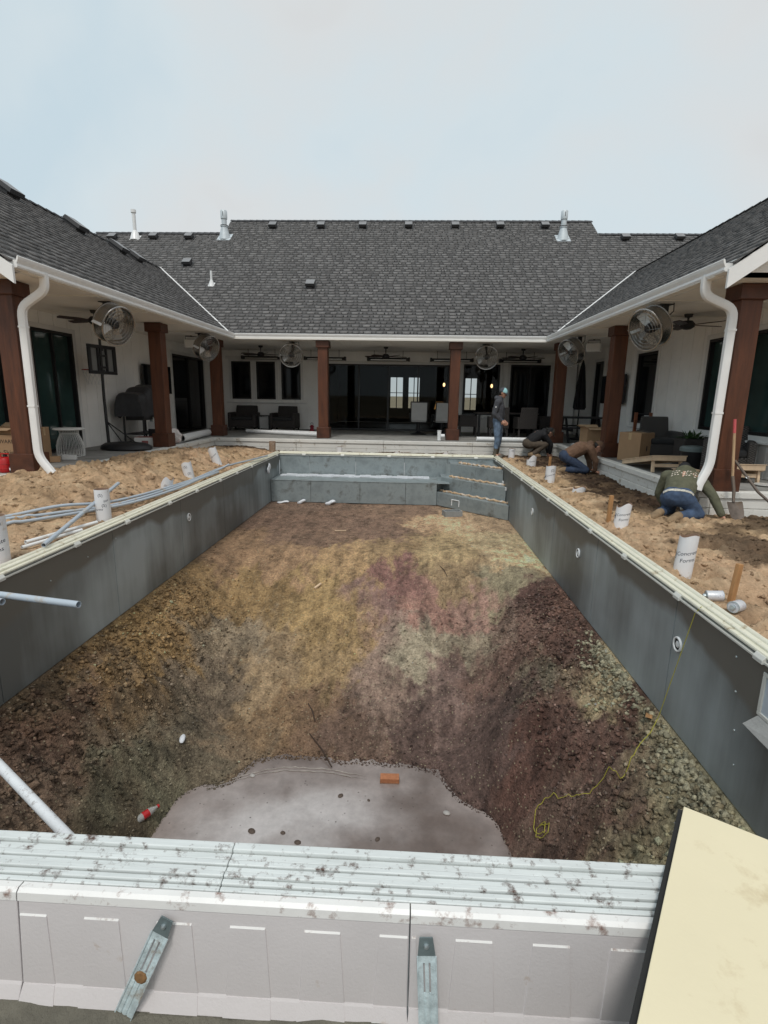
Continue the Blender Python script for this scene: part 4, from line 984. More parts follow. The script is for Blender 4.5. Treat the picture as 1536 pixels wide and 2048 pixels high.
mb.build('ridge_cap', mat('ridge_shingle', (.055, .056, .06), .92, var=.35, scale=8, bump=.4, bscale=150), roof)
# valley flashing
for (x0, sg, xr, yt) in ((-4.98, -1, RLx, yl_), (3.73, 1, RRx, yr_)):
    a = Vector((x0+sg*.02, 15.16, 3.125)); b = Vector((xr-sg*.02, yt-.02, zB(yt)+.03)); w_ = .035
    MB().beam(a, b, .05, .012).build('valley_flashing', gutterm, roof)
# rakes and gables at the near ends of the wings
for (xe, xr, zf) in ((-4.98, RLx, zL), (3.73, RRx, zR)):
    sg = 1 if xe > xr else -1
    a = Vector((xe+sg*.12, 6.72, zf(xe)-.085)); b = Vector((xr, 6.72, zf(xr)-.085+.0)); c2 = Vector((2*xr-xe, 6.72, zf(xe)-.085))
    dd = Vector((0, 0, -.17))
    for p_, q_ in ((a+Vector((0, 0, -.085)), b), (b, c2)):
        hl(MB().add([p_+Vector((0, y_, z_)) for y_, z_ in ((0, .06), (0, -.15), (.035, -.15), (.035, .06))]+[q_+Vector((0, y_, z_)) for y_, z_ in ((0, .06), (0, -.15), (.035, -.15), (.035, .06))],
            [(0,1,2,3),(7,6,5,4),(0,4,5,1),(1,5,6,2),(2,6,7,3),(3,7,4,0)]).build('rake_board', gutterm, house))
    x2 = 2*xr-xe
    v = [(xe+sg*-.02, 7.0, CZ), (xr, 7.0, zf(xr)-.06), (x2, 7.0, CZ)]
    hl(MB().add(v+[(p[0], 7.05, p[2]) for p in v], [(0,1,2),(5,4,3),(0,3,4,1),(1,4,5,2),(2,5,3,0)]).build('gable_wall', siding, house))
    v = [(xe+sg*.0, 6.755, zf(xe)-.06), (xr, 6.755, zf(xr)-.06), (xr, 7.0, zf(xr)-.06), (xe, 7.0, zf(xe)-.06)]
    hl(MB().add(v, [(0,1,2,3)]).build('rake_soffit', white_paint, house))
    # outer body of the wing, so the porch wall is closed behind
for x0, x1, y0, y1 in ((-11.6, WL-.125, 7.21, 25), (WR+.125, 10.2, 7.21, 25)):
    hl(MB().box(x0, x1, y0, y0+.05, .0, CZ).box(x0, x0+.05, y0+.051, y1, 0, CZ).box(x1-.05, x1, y0+.051, y1, 0, CZ).box(x0+.051, x1-.051, y0+.051, y1, CZ-.06, CZ-.001).build('wing_wall', siding, house))
hl(MB().box(-11.6, -3.45, 24.9, 25, 0, CZ).box(5.65, 10.2, 24.9, 25, 0, CZ).build('rear_wall', siding, house))
hl(MB().box(WL-.12, -3.42, WY+.13, WY+.18, PT, CZ).box(4.75, WR, WY+.125, WY+.17, PT, CZ).build('inner_partition', dkw, house))
# ---- roof vents and pipes
def nrmM(n, fwd):
    z = Vector(n).normalized(); y = Vector(fwd); y = (y-z*y.dot(z)).normalized(); x = y.cross(z)
    return Matrix((x, y, z)).transposed().to_4x4()
MBk = nrmM((0, -S, 1), (0, 1, S)); MLk = nrmM((S, 0, 1), (-1, 0, S)); MRk = nrmM((-S, 0, 1), (1, 0, S))
def vent(p, M, w_=.29):
    T = Matrix.Translation(p) @ M
    mb = MB(); h = w_/2
    mb.cur = 0
    A = lambda x, y, z: T @ Vector((x, y, z))
    mb.add([A(-h*1.25, -h*1.2, .016), A(h*1.25, -h*1.2, .016), A(h*1.25, h*1.2, .016), A(-h*1.25, h*1.2, .016), A(-h*1.25, -h*1.2, .022), A(h*1.25, -h*1.2, .022), A(h*1.25, h*1.2, .022), A(-h*1.25, h*1.2, .022)], [(0,3,2,1),(4,5,6,7),(0,1,5,4),(1,2,6,5),(2,3,7,6),(3,0,4,7)])
    bx = [(-h*.85, -h*.8), (h*.85, -h*.8), (h*.85, h*.9), (-h*.85, h*.9)]; tx = [(-h, -h*1.1), (h, -h*1.1), (h, h), (-h, h)]
    mb.add([A(x, y, .02) for x, y in bx]+[A(x, y, .10) for x, y in bx], [(0,1,5,4),(1,2,6,5),(2,3,7,6),(3,0,4,7)])
    mb.add([A(x, y, .085) for x, y in tx]+[A(x*.92, y*.92, .165) for x, y in tx], [(3,2,1,0),(0,1,5,4),(1,2,6,5),(2,3,7,6),(3,0,4,7)])
    mb.cur = 1; mb.add([A(x*.925, y*.925, .166) for x, y in tx], [(0,1,2,3)])
    return mb.build('roof_vent', [ventm, mat('vent_top', (.25, .25, .255), .5, .3, var=.2)], roof)
for x, y in ((-10.9, 20.5), (-9.4, 20.55), (-8.1, 20.55), (-5.25, 21.42), (-3.45, 21.43), (-1.9, 21.44), (-.21, 21.45), (1.5, 21.45), (3.13, 21.46), (4.75, 21.46), (7.35, 20.58), (9.2, 20.6), (-7.5, 18.75), (-3.16, 17.5)): vent((x, y, zB(y)), MBk)
for x, y in ((-8.12, 11.3), (-8.0, 13.3), (-8.0, 15.2), (-7.95, 16.0)): vent((x, y, zL(x)), MLk, .42)
def flue(x, y, h, r, kind):
    z = zB(y); mb = MB(); mb.cur = 0
    M = MBk
    mb.obox((x, y, z+.02), (r*5.4, r*6, .012), M)
    if kind == 'metal':
        mb.lathe([(r*2.3, -.08), (r*1.9, .12), (r*1.25, .34), (r*1.25, .37)], (x, y, z), 18)
        mb.lathe([(r*1.5, .36), (r*1.5, .40), (r, .40), (r, h-.28), (r*1.25, h-.28), (r*1.3, h-.24), (r*1.3, h-.02), (r*1.15, h), (0, h)], (x, y, z), 18)
        mb.cur = 1; mb.lathe([(r*1.53, .385), (r*1.53, .41)], (x, y, z), 18); mb.box(x-.01, x+.01, y-r*1.33, y-r*1.31, z+h-.2, z+h-.06)
        o = mb.build('flue_pipe', [mat('flue_metal', (.55, .60, .63), .5, .2, var=.12), ventm], roof, True)
    elif kind == 'tall':
        mb.lathe([(r*3.2, -.06), (r*1.7, .22), (r*1.2, .26)], (x, y, z), 16); mb.lathe([(r, .2), (r, h-.1), (r*1.45, h-.1), (r*1.45, h), (0, h)], (x, y, z), 14)
        o = mb.build('vent_pipe', [pvc, ventm], roof, True)
    else:
        mb.lathe([(r*3.5, -.06), (r*1.2, .14), (r*1.1, .16)], (x, y, z), 14); mb.lathe([(r, .1), (r, h), (0, h)], (x, y, z), 12)
        o = mb.build('vent_pipe', [pvc, ventm], roof, True)
flue(-10.1, 20.55, .95, .062, 'tall'); flue(-6.83, 20.62, .90, .09, 'metal'); flue(5.22, 20.62, .90, .09, 'metal'); flue(-6.3, 17.55, .42, .035, 'small')
# ================================================================== PORCH THINGS
def sz(x, y): return float(sandz(np.array([x]), np.array([y]))[0])
def face_text(txt, size, O, ux, uy, mt, parent, name='lettering', n=(0, 0, 0)):
    v, f = text_polys(txt, size); O = Vector(O); ux = Vector(ux); uy = Vector(uy)
    return MB().add([O+ux*a+uy*b for a, b in v], f).build(name, mt, parent)
def carton(name, label, loc, size, rz=0, top='closed', mt=kraft, group='cardboard boxes'):
    t_ = thing(name, label, 'box', loc, rz, group); a, b, h = size[0]/2, size[1]/2, size[2]
    if top == 'closed':
        MB().box(-a, a, -b, b, 0, h).build('carton', mt, t_, bevel=.006)
        MB().box(-a-.001, a+.001, -.03, .03, h+.0005, h+.002).box(-a-.0015, -a-.0005, -.03, .03, h-.14, h).box(a+.0005, a+.0015, -.03, .03, h-.14, h).build('packing_tape', tape, t_)
    else:
        th = .006; MB().box(-a, a, -b, -b+th, 0, h).box(-a, a, b-th, b, 0, h).box(-a, -a+th, -b+th, b-th, 0, h).box(a-th, a, -b+th, b-th, 0, h).box(-a+th, a-th, -b+th, b-th, 0, th).build('carton', mt, t_)
        for k, (p, q_, o_) in enumerate((((-a, -b, h), (a, -b, h), (0, -.12, -.03)), ((a, b, h), (-a, b, h), (0, .11, .06)), ((-a, b, h), (-a, -b, h), (-.10, 0, .05)), ((a, -b, h), (a, b, h), (.11, 0, .02)))):
            p = Vector(p); q_ = Vector(q_); o_ = Vector(o_); up = Vector((0, 0, .004))
            v = [p, q_, q_+o_, p+o_]; MB().add([tuple(x) for x in v]+[tuple(x+up) for x in v], [(3,2,1,0),(4,5,6,7),(0,1,5,4),(1,2,6,5),(2,3,7,6),(3,0,4,7)]).build('flap', kraft_l, t_)
    return t_
t_ = carton('cardboard_box', 'printed skimmer carton standing behind the front post', (-6.47, 8.36, PT), (.62, .40, .50), math.radians(3), group=None)
face_text('HAYWARD', .085, (-.185, -.2025, .37), (1, 0, 0), (0, 0, 1), ink, t_); face_text('Auto-Skim', .105, (-.21, -.2025, .19), (1, 0, 0), (0, 0, 1), ink, t_); face_text('Max Series', .035, (.02, -.2025, .145), (1, 0, 0), (0, 0, 1), ink, t_)
MB().box(-.25, .27, -.2028, -.2022, .11, .116).build('printed_rule', ink, t_)
carton('cardboard_box', 'opened carton resting on the printed skimmer box', (-6.50, 8.40, PT+.502), (.5, .32, .10), math.radians(-4), 'open', group=None)
carton('cardboard_box', 'tall plain carton between the sliding doors and the downspout', (-6.60, 9.15, PT), (.36, .34, .56), math.radians(8), group=None)
carton('cardboard_box', 'small flattened carton lying by the wire stool', (-6.12, 8.85, PT), (.26, .22, .09), math.radians(30), group=None)
# red can with a small black one
t_ = thing('fuel_can', 'red plastic can standing beside the front post base', 'can', (-5.98, 7.62, PT))
MB().lathe([(.0, 0), (.095, 0), (.105, .02), (.105, .17), (.085, .21), (.05, .225), (.0, .23)], n=20).build('body', redp, t_, True)
MB().lathe([(.03, .22), (.03, .26), (0, .262)], n=12).build('screw_cap', blackp, t_, True)
MB().tube([(-.07, 0, .19), (-.06, 0, .27), (.06, 0, .27), (.07, 0, .19)], .011, 8).build('handle', redp, t_, True)
MB().torus((0, 0, .06), .106, .004).torus((0, 0, .13), .106, .004).build('rib', redp, t_, True)
t_ = thing('small_can', 'small black can with a white label next to the red can', 'can', (-5.79, 7.50, PT))
MB().lathe([(0, 0), (.045, 0), (.045, .10), (.03, .12), (.018, .125), (.018, .14), (0, .14)], n=16).build('body', blackp, t_, True); MB().box(-.02, .02, -.0465, -.0455, .05, .085).build('sticker', pvc, t_)
# wire stool
t_ = thing('wire_stool', 'white wire drum stool with round top by the sliding door', 'stool', (-6.33, 9.72, PT))
MB().lathe([(0, .485), (.25, .485), (.262, .495), (.262, .51), (.25, .52), (0, .52)], n=32).build('seat', white_paint, t_, True)
wp = [(.225, .012), (.232, .08), (.228, .20), (.20, .30), (.165, .38), (.155, .42), (.165, .485)]
for k in range(30):
    a = 2*math.pi*k/30
    MB().tube([(r*math.cos(a), r*math.sin(a), z) for r, z in wp], .0042, 5).build('wire', white_paint, t_, True)
MB().torus((0, 0, .008), .226, .007).torus((0, 0, .42), .156, .005).build('ring', white_paint, t_, True)
t_ = thing('small_carton', 'small white printed carton on the floor before the wire stool', 'box', (-6.03, 9.2, PT), .3)
MB().box(-.11, .11, -.05, .05, 0, .075).build('carton', white_paint, t_, bevel=.003); MB().box(-.112, -.1105, -.045, .045, .005, .07).build('dark_end', blackp, t_)
# basketball hoop (seen from behind)
t_ = thing('basketball_hoop', 'portable basketball hoop with black base and backboard on the porch', 'basketball hoop', (-5.95, 11.0, PT))
base = MB().lathe([(0, 0), (.50, 0), (.53, .03), (.51, .09), (.42, .14), (.2, .165), (0, .17)], n=28)
base.v = [(x*1.02, y*.62, z) for x, y, z in base.v]; base.build('base', blackp, t_, True)
MB().tube([(-.40, .05, .1), (-.43, .08, 1.05), (-.42, .10, 2.25)], [.032, .03, .027], 10).build('pole', blackm, t_, True)
for sx_ in (-.10, .20): MB().tube([(-.41, .06, .58), (sx_+.05, -.05, .15)], .012, 8).build('brace', blackm, t_, True)
bn = Vector((.985, -.17, 0)); bx_ = Vector((.17, .985, 0)); O = Vector((-.44, .13, 1.83))
def bbm(name, u0, u1, z0, z1, mt=blackp, d=.03, off=0, par=None):
    v = [O+bx_*u+bn*(off+dd)+Vector((0, 0, z)) for dd in (0, d) for u, z in ((u0, z0), (u1, z0), (u1, z1), (u0, z1))]
    return MB().add(v, [(0,1,2,3),(7,6,5,4),(0,4,5,1),(1,5,6,2),(2,6,7,3),(3,7,4,0)]).build(name, mt, par or t_, bevel=.004)
B = bbm('backboard', -.385, .385, -.27, .27, mat('acrylic', (.22, .23, .23), .15, var=.1), .008)
for u0, u1, z0, z1 in ((-.40, .40, .225, .29), (-.40, .40, -.29, -.225), (-.40, -.32, -.224, .224), (.32, .40, -.224, .224), (-.14, -.10, -.224, .224), (.10, .14, -.224, .224), (-.099, .099, .06, .10), (-.099, .099, -.17, -.13)): bbm('board_bar', u0, u1, z0, z1, blackp, .035, .009, B)
MB().tube([tuple(O+bn*.05+Vector((0, 0, -.2))), (-.42, .10, 1.5)], .014, 8).tube([tuple(O+bn*.05+Vector((0, 0, .18))), (-.42, .10, 2.2)], .014, 8).build('arm', blackm, t_, True)
RC = O-bn*.24+Vector((0, 0, -.20)); r_ = MB().torus(RC, .19, .009, None, 28, 6).build('rim', mat('rim_red', (.40, .05, .03), .5), t_, True)
nb = MB()
for k in range(12):
    a0 = 2*math.pi*k/12
    for sg in (1, -1):
        pts = [RC+Vector(((.19-.07*u)*math.cos(a0+sg*u*.9), (.19-.07*u)*math.sin(a0+sg*u*.9), -.30*u)) for u in (0, .33, .66, 1)]; nb.tube(pts, .004, 4)
nb.build('net', pvc, r_)
# covered grill
t_ = thing('covered_grill', 'barbecue grill under a wrinkled black cover beside the hoop', 'grill', (-6.42, 12.8, PT), math.radians(90)); t_.scale = (1.15, 1.05, 1.05)
prof = [(-.62, .58, 1.00), (-.60, .58, 1.10), (-.30, .60, 1.13), (-.18, .58, 1.24), (.2, .55, 1.30), (.42, .58, 1.20), (.58, .62, 1.05), (.62, .70, .98)]
nx, na = 40, 20; V = []; F = []
for i in range(nx):
    x = -.63+1.26*i/(nx-1); zb = np.interp(x, [p[0] for p in prof], [p[1] for p in prof]); zt = np.interp(x, [p[0] for p in prof], [p[2] for p in prof])
    for j in range(na):
        a = math.pi*j/(na-1); c_y = .30*math.copysign(abs(math.cos(a))**.45, math.cos(a)); z = zb+(zt-zb)*abs(math.sin(a))**.35
        wv = .018*math.sin(x*17+z*9)+.012*math.sin(x*31-z*14+c_y*9)
        V.append((x+.01*math.sin(z*21), c_y*(1+wv*2), z+wv*.6*(1 if 0 < j < na-1 else 2.5)))
for i in range(nx-1):
    for j in range(na-1): F.append((i*na+j, (i+1)*na+j, (i+1)*na+j+1, i*na+j+1))
F += [tuple(range(na)), tuple(range((nx-1)*na, nx*na))]
MB().add(V, F).build('cover', coverm, t_, True, ang=60)
for x in (-.45, .45):
    for y in (-.22, .22): MB().tube([(x, y, 0), (x*.97, y, .75)], .022, 8).build('leg', blackm, t_, True)
MB().box(-.46, .46, -.23, .23, .20, .225).build('shelf', blackm, t_); MB().box(-.4, .4, -.2, .2, .52, .7).build('firebox', blackm, t_)
MB().lathe([(0, .45), (.05, .45), (.065, .58), (0, .58)], (.05, -.16, 0), 14).build('grease_cup', galv, t_, True)
# televisions
def tv(label, side, u0, u1, z0, z1):
    f = wallmap(side); c0 = f((u0+u1)/2, .1, z0)
    t_ = thing('television', label, 'television', c0); inv = Matrix.Translation(c0).inverted()
    def ad(o): o.matrix_parent_inverse = inv
    ad(wbox(MB(), f, u0, u1, .08, .13, z0, z1).build('case', blackp, t_, bevel=.006)); ad(wbox(MB(), f, u0+.015, u1-.015, .1305, .132, z0+.02, z1-.015).build('screen', glassd, t_)); ad(wbox(MB(), f, (u0+u1)/2-.15, (u0+u1)/2+.15, .003, .08, z0+.15, z1-.15).build('wall_mount', blackm, t_))
tv('black wall television above the covered grill', 'L', 13.75, 15.35, 1.45, 2.20)
tv('black wall television beside the tall window behind a post', 'R', 14.35, 16.0, 1.38, 2.14)
# drum fans
def drumfan(label, mount, center, facing, R=.31):
    m_ = Vector(mount); c = Vector(center); n_ = Vector(facing).normalized()
    t_ = thing('drum_fan', label, 'fan', tuple(m_), 0, 'drum fans hung from the porch ceiling'); inv = Matrix.Translation(m_).inverted()
    def ad(o): o.matrix_parent_inverse = inv; return o
    M = n_.to_track_quat('Z', 'Y').to_matrix().to_4x4()
    ad(MB().lathe([(R, -.10), (R*1.0, .10), (R*1.03, .11), (R*.985, .11), (R*.985, -.10), (R, -.10)], c, 40, M, False).build('housing', steel, t_, True, ang=50))
    ad(MB().torus(c+n_*.11, R*1.01, .013, M, 44, 8).torus(c-n_*.10, R*1.01, .010, M, 44, 8).build('rim', steel, t_, True))
    g = MB()
    for s_n in (.12, -.11):
        for rr in (.3, .5, .68, .84): g.torus(c+n_*(s_n*(1-.15*(1-rr))), R*rr, .0028, M, 36, 4)
        for k in range(10):
            a = 2*math.pi*k/10; d = M.to_3x3() @ Vector((math.cos(a), math.sin(a), 0)); g.tube([c+d*R*.13+n_*s_n*1.02, c+d*R*1.0+n_*s_n], .003, 4)
    ad(g.build('guard', steel, t_, True))
    for k in range(4):
        a = 2*math.pi*k/4+.5; rows = []
        for u in (.14, .35, .6, .9):
            wd_ = .30+.35*u
            for sgn in (-1, 1):
                aa = a+sgn*wd_*.5/ (u+.3); rows.append(c+M.to_3x3() @ Vector((R*u*math.cos(aa), R*u*math.sin(aa), sgn*.035)))
        v = rows+[p+n_*.004 for p in rows]; fs = []
        for i in range(3): fs += [(2*i, 2*i+1, 2*i+3, 2*i+2), (8+2*i+2, 8+2*i+3, 8+2*i+1, 8+2*i)]
        ad(MB().add(v, fs).build('blade', bladem, t_, True))
    ad(MB().lathe([(0, -.12), (.07, -.12), (.085, -.02), (.06, .06), (0, .065)], c, 18, M).build('motor', blackm, t_, True))
    back = c-n_*.15; br_ = MB().beam(m_, m_+Vector((0, 0, -.16)), .11, .07).beam(m_+Vector((0, 0, -.14)), back, .05, .05)
    ad(br_.box(m_.x-.10, m_.x+.10, m_.y-.07, m_.y+.07, m_.z-.012, m_.z).build('bracket', blackm, t_))
    sd_ = Vector((-n_.y, n_.x, 0)).normalized()
    ad(MB().tube([m_+sd_*.16, m_+sd_*.17+Vector((0, 0, -.12)), back+sd_*.1+Vector((0, 0, .05)), back], .008, 6).build('cable', blackm, t_, True))
    ad(MB().beam(c+M.to_3x3() @ Vector((-.99*R, 0, -.1)), c+M.to_3x3() @ Vector((-.99*R, 0, .1)), .012, .10, up=n_.orthogonal()).build('warning_sticker', pvc, t_))
Z_ = CZ-.001
drumfan('drum fan on the porch ceiling above the basketball hoop', (-5.08, 9.15, Z_), (-4.91, 9.02, 2.58), (.90, -.30, -.36))
drumfan('drum fan near the far corner beside the white hanging speaker over the pipes', (-5.28, 13.7, Z_), (-5.08, 13.55, 2.60), (.85, -.4, -.36))
drumfan('drum fan facing forward in front of the three small windows', (-3.36, 15.68, Z_), (-3.38, 15.5, 2.58), (.12, -.95, -.22))
drumfan('drum fan facing forward in front of the dining window', (2.10, 15.72, Z_), (2.10, 15.52, 2.59), (-.1, -.95, -.22))
drumfan('drum fan nearest the camera beside the bent downspout', (3.92, 8.95, Z_), (3.70, 8.88, 2.59), (-.88, -.38, -.36))
drumfan('drum fan beside the corner post and picnic table', (4.0, 13.45, Z_), (3.80, 13.35, 2.58), (-.85, -.42, -.36))
# ceiling fans
def cfan(label, x, y, drop=.2, R=.72, a0=.3, n=5):
    t_ = thing('ceiling_fan', label, 'ceiling fan', (x, y, Z_), a0, 'brown paddle fans')
    MB().lathe([(0, 0), (.075, 0), (.06, -.05), (.018, -.06), (.015, -drop), (0, -drop)], n=14).build('downrod', blackm, t_, True)
    MB().lathe([(0, -drop+.02), (.07, -drop+.01), (.115, -drop-.04), (.115, -drop-.09), (.06, -drop-.13), (0, -drop-.14)], n=18).build('motor', blackm, t_, True)
    for k in range(n):
        a = 2*math.pi*k/n; M = Matrix.Rotation(a, 4, 'Z') @ Matrix.Rotation(math.radians(11), 4, 'X')
        v = [M @ Vector(p) for p in ((.12, -.04, 0), (R*.5, -.075, 0), (R, -.06, 0), (R+.02, 0, 0), (R, .06, 0), (R*.5, .075, 0), (.12, .04, 0))]; dz = Vector((0, 0, -drop-.065))
        MB().add([p+dz for p in v]+[p+dz+Vector((0, 0, .009)) for p in v], [tuple(range(6, -1, -1)), tuple(range(7, 14))]+[(i, (i+1) % 7, 7+(i+1) % 7, 7+i) for i in range(7)]).build('blade', brownbl, t_)
cfan('brown paddle fan behind the drum fan above the hoop', -5.85, 10.1, .12, .62, .3); cfan('brown paddle fan behind the drum fan nearest the downspout', 4.75, 9.9, .12, .62, .2)
cfan('paddle fan over the two wicker armchairs', -4.66, 17.0, .2, .66, .2); cfan('paddle fan in the middle before the wide glass door', -.77, 16.9, .22, .66, .35); cfan('paddle fan over the outdoor dining table', 3.40, 17.0, .2, .66, .1)
# infrared heaters on the back wall
heat_el = mat('heater_tube', (.55, .55, .53), .3, .5)
for k, (x0, x1, lb) in enumerate(((-5.62, -4.33, 'first long heater from the far corner, above the small windows'), (-3.52, -2.18, 'long heater behind the first middle post'), (-1.42, -.06, 'long heater above the centre of the glass door'), (.66, 2.02, 'long heater behind the second middle post'), (2.92, 4.2, 'long heater above the dining area'))):
    t_ = thing('patio_heater', lb, 'heater', ((x0+x1)/2, 18.25, 2.62), 0, 'infrared heaters hung along the back wall'); h = (x1-x0)/2
    MB().prism([(-.09, .0), (.09, .0), (.05, .10), (-.05, .10)], -h, h, Matrix(((0, 0, 1, 0), (1, 0, 0, 0), (0, 1, 0, 0), (0, 0, 0, 1)))).build('reflector', blackm, t_)
    MB().box(-h+.1, h-.1, -.094, -.085, .012, .045).build('element', heat_el, t_)
    for sx_ in (-1, 1):
        MB().box(sx_*h-.03, sx_*h+.03, -.1, .1, -.005, .115).build('end_cap', blackp, t_); MB().tube([(sx_*h*.7, 0, .1), (sx_*h*.7, 0, .329)], .007, 6).build('hanger', blackm, t_)
# hanging white speakers
for lb, x, y, rz in (('white hanging speaker over the rolled pipes', -5.75, 14.3, .5), ('white hanging speaker over the picnic table', 4.55, 14.1, -.5)):
    t_ = thing('hanging_speaker', lb, 'speaker', (x, y, Z_), rz); MB().box(-.17, .17, -.1, .1, -.30, -.10).build('cabinet', white_paint, t_, bevel=.02); MB().tube([(-.14, 0, -.1), (-.14, 0, -.02), (.14, 0, -.02), (.14, 0, -.1)], .01, 6).build('yoke', blackm, t_); MB().box(-.02, .02, -.02, .02, -.03, 0).build('mount', blackm, t_)
# white cartons and bag by the second post
t_ = thing('white_carton', 'white and red carton beside the second post base', 'box', (-5.98, 11.98, PT), .12); MB().box(-.23, .23, -.17, .17, 0, .19).build('carton', white_paint, t_, bevel=.004); MB().box(-.225, .225, -.165, .165, .1905, .193).build('red_top', mat('faded_red', (.30, .10, .09), .7), t_); MB().box(-.06, .08, -.1725, -.1715, .04, .12).build('red_print', MATS['faded_red'], t_)
t_ = thing('white_carton', 'upright white carton with a black band behind the second post', 'box', (-6.02, 12.62, PT), -.2); MB().box(-.16, .16, -.13, .13, 0, .50).build('carton', white_paint, t_, bevel=.004); MB().box(-.1615, .1615, -.1315, .1315, .16, .34).build('black_band', blackp, t_)
t_ = thing('paper_sack', 'crumpled white paper sack leaning by the rolled pipes', 'sack', (-5.62, 12.55, PT), .4)
mb = MB().ell((0, 0, .17), (.20, .12, .19), Matrix.Rotation(.35, 4, 'Y'), 12, 9); mb.v = [(x+.02*math.sin(z*40+y*20), y+.02*math.sin(x*33), max(0.0, z)) for x, y, z in mb.v]; mb.build('sack', mat('paper_white', (.66, .62, .60), .7, var=.12, dirt=(.5, .25, .22), dirt_amt=.25, dirt_scale=7), t_); MB().ell((-.15, -.12, .05), (.05, .05, .05)).build('orange_lid', mat('orange_lid', (.6, .17, .08), .5), t_)
def rod(name, label, p, q_, r, mt, cat='pipe', group=None, hollow=True, th=.004):
    p = Vector(p); q_ = Vector(q_); o = MB().pipe(p, q_, r, th, 16).build(name, mt, None, True); return tag(o, label, cat, group)
G1 = 'white pvc pipes lying on the patio'
rod('pvc_pipe', 'thick white pipe lying along the patio edge beyond the second post', (-5.56, 12.85, PT+.10), (-5.72, 15.05, PT+.10), .095, pvc, group=G1)
rod('pvc_pipe', 'thinner white pipe lying against the thick pipe past the second post', (-5.74, 12.95, PT+.075), (-5.93, 15.3, PT+.075), .07, pvc, group=G1)
rod('pvc_pipe', 'white pipe lying in front of the wicker armchairs', (-5.05, 16.55, PT+.06), (-2.66, 15.55, PT+.06), .058, pvc, group=G1)
rod('pvc_pipe', 'shorter white pipe lying behind the one before the armchairs', (-4.3, 16.75, PT+.055), (-2.75, 16.15, PT+.055), .05, pvc, group=G1)
rod('pvc_pipe', 'white pipe along the patio edge behind the standing man', (1.88, 15.02, PT+.063), (3.42, 15.02, PT+.063), .062, pvc, group=G1)
rod('pvc_pipe', 'short white pipe by the corner post near the crouching worker', (4.02, 13.35, PT+.066), (4.55, 13.55, PT+.066), .065, pvc, group=G1)
rod('pvc_pipe', 'short white pipe lying in front of the wooden stand', (4.92, 12.05, PT+.076), (5.28, 11.9, PT+.076), .075, pvc, group=G1)
t_ = thing('pipe_tee', 'white pvc tee fitting standing beside the second middle post', 'pipe fitting', (.84, 15.0, PT)); MB().pipe((0, 0, 0), (0, 0, .28), .055, .006).build('run', pvc, t_, True); MB().pipe((.04, 0, .13), (.15, 0, .13), .05, .006).build('branch', pvc, t_, True); MB().torus((0, 0, .27), .056, .006).torus((0, 0, .012), .056, .006).build('collar', pvc, t_, True)
# wicker armchairs
def armchair(label, loc, rz, mt, w=.82, hb=.80, group='wicker armchairs'):
    t_ = thing('wicker_armchair', label, 'armchair', loc, rz, group); a = w/2
    MB().box(-a+.1, a-.1, -.36, .28, .10, .34).build('seat_box', mt, t_, bevel=.02); MB().box(-a+.11, a-.11, -.38, .22, .341, .45).build('cushion', mat('cushion_dark', (.03, .03, .032), .9), t_, bevel=.035)
    v = [(-a+.06, .24, .12), (a-.06, .24, .12), (a-.10, .40, hb), (-a+.10, .40, hb), (-a+.06, .34, .12), (a-.06, .34, .12), (a-.10, .46, hb), (-a+.10, .46, hb)]
    MB().add(v, [(0,1,2,3),(7,6,5,4),(0,4,5,1),(1,5,6,2),(2,6,7,3),(3,7,4,0)]).build('backrest', mt, t_, bevel=.025)
    for s in (-1, 1):
        MB().box(*sorted((s*a, s*(a-.11))), -.38, .34, .08, .58).build('arm', mt, t_, bevel=.03)
        for y in (-.33, .33): MB().box(s*(a-.055)-.025, s*(a-.055)+.025, y-.025, y+.025, 0, .12).build('leg', mt, t_)
    return t_
armchair('dark wicker armchair under the leftmost small windows', (-5.55, 17.95, PT), .05, wicker, .92)
armchair('dark wicker armchair next to the side table, nearer the middle post', (-4.17, 17.95, PT), -.03, wicker, .86)
armchair('grey wicker armchair on the porch beside the bin and plant', (5.12, 11.25, PT), -.12, wicker_g, .74, .86)
armchair('grey wicker armchair behind the front post next to the shovel', (5.20, 8.95, PT), -.5, wicker_g, .72, .80)
t_ = thing('side_table', 'small dark side table between the two wicker armchairs', 'table', (-4.86, 18.0, PT)); MB().box(-.21, .21, -.21, .21, .46, .49).build('tabletop', wicker, t_)
for x in (-.18, .18):
    for y in (-.18, .18): MB().box(x-.018, x+.018, y-.018, y+.018, 0, .46).build('leg', blackm, t_)
MB().box(-.15, .15, -.16, -.15, .06, .45).build('front_panel', slingm, t_)
t_ = thing('red_lantern', 'small red lantern on the patio floor by the middle post', 'lantern', (-3.2, 17.6, PT)); MB().lathe([(0, 0), (.09, 0), (.09, .03), (.06, .06), (.06, .15), (.08, .17), (.03, .22), (0, .22)], n=14).build('body', mat('lantern_red', (.30, .02, .04), .5), t_, True); MB().torus((0, 0, .25), .04, .006, Matrix.Rotation(math.pi/2, 4, 'X')).build('handle', blackm, t_)
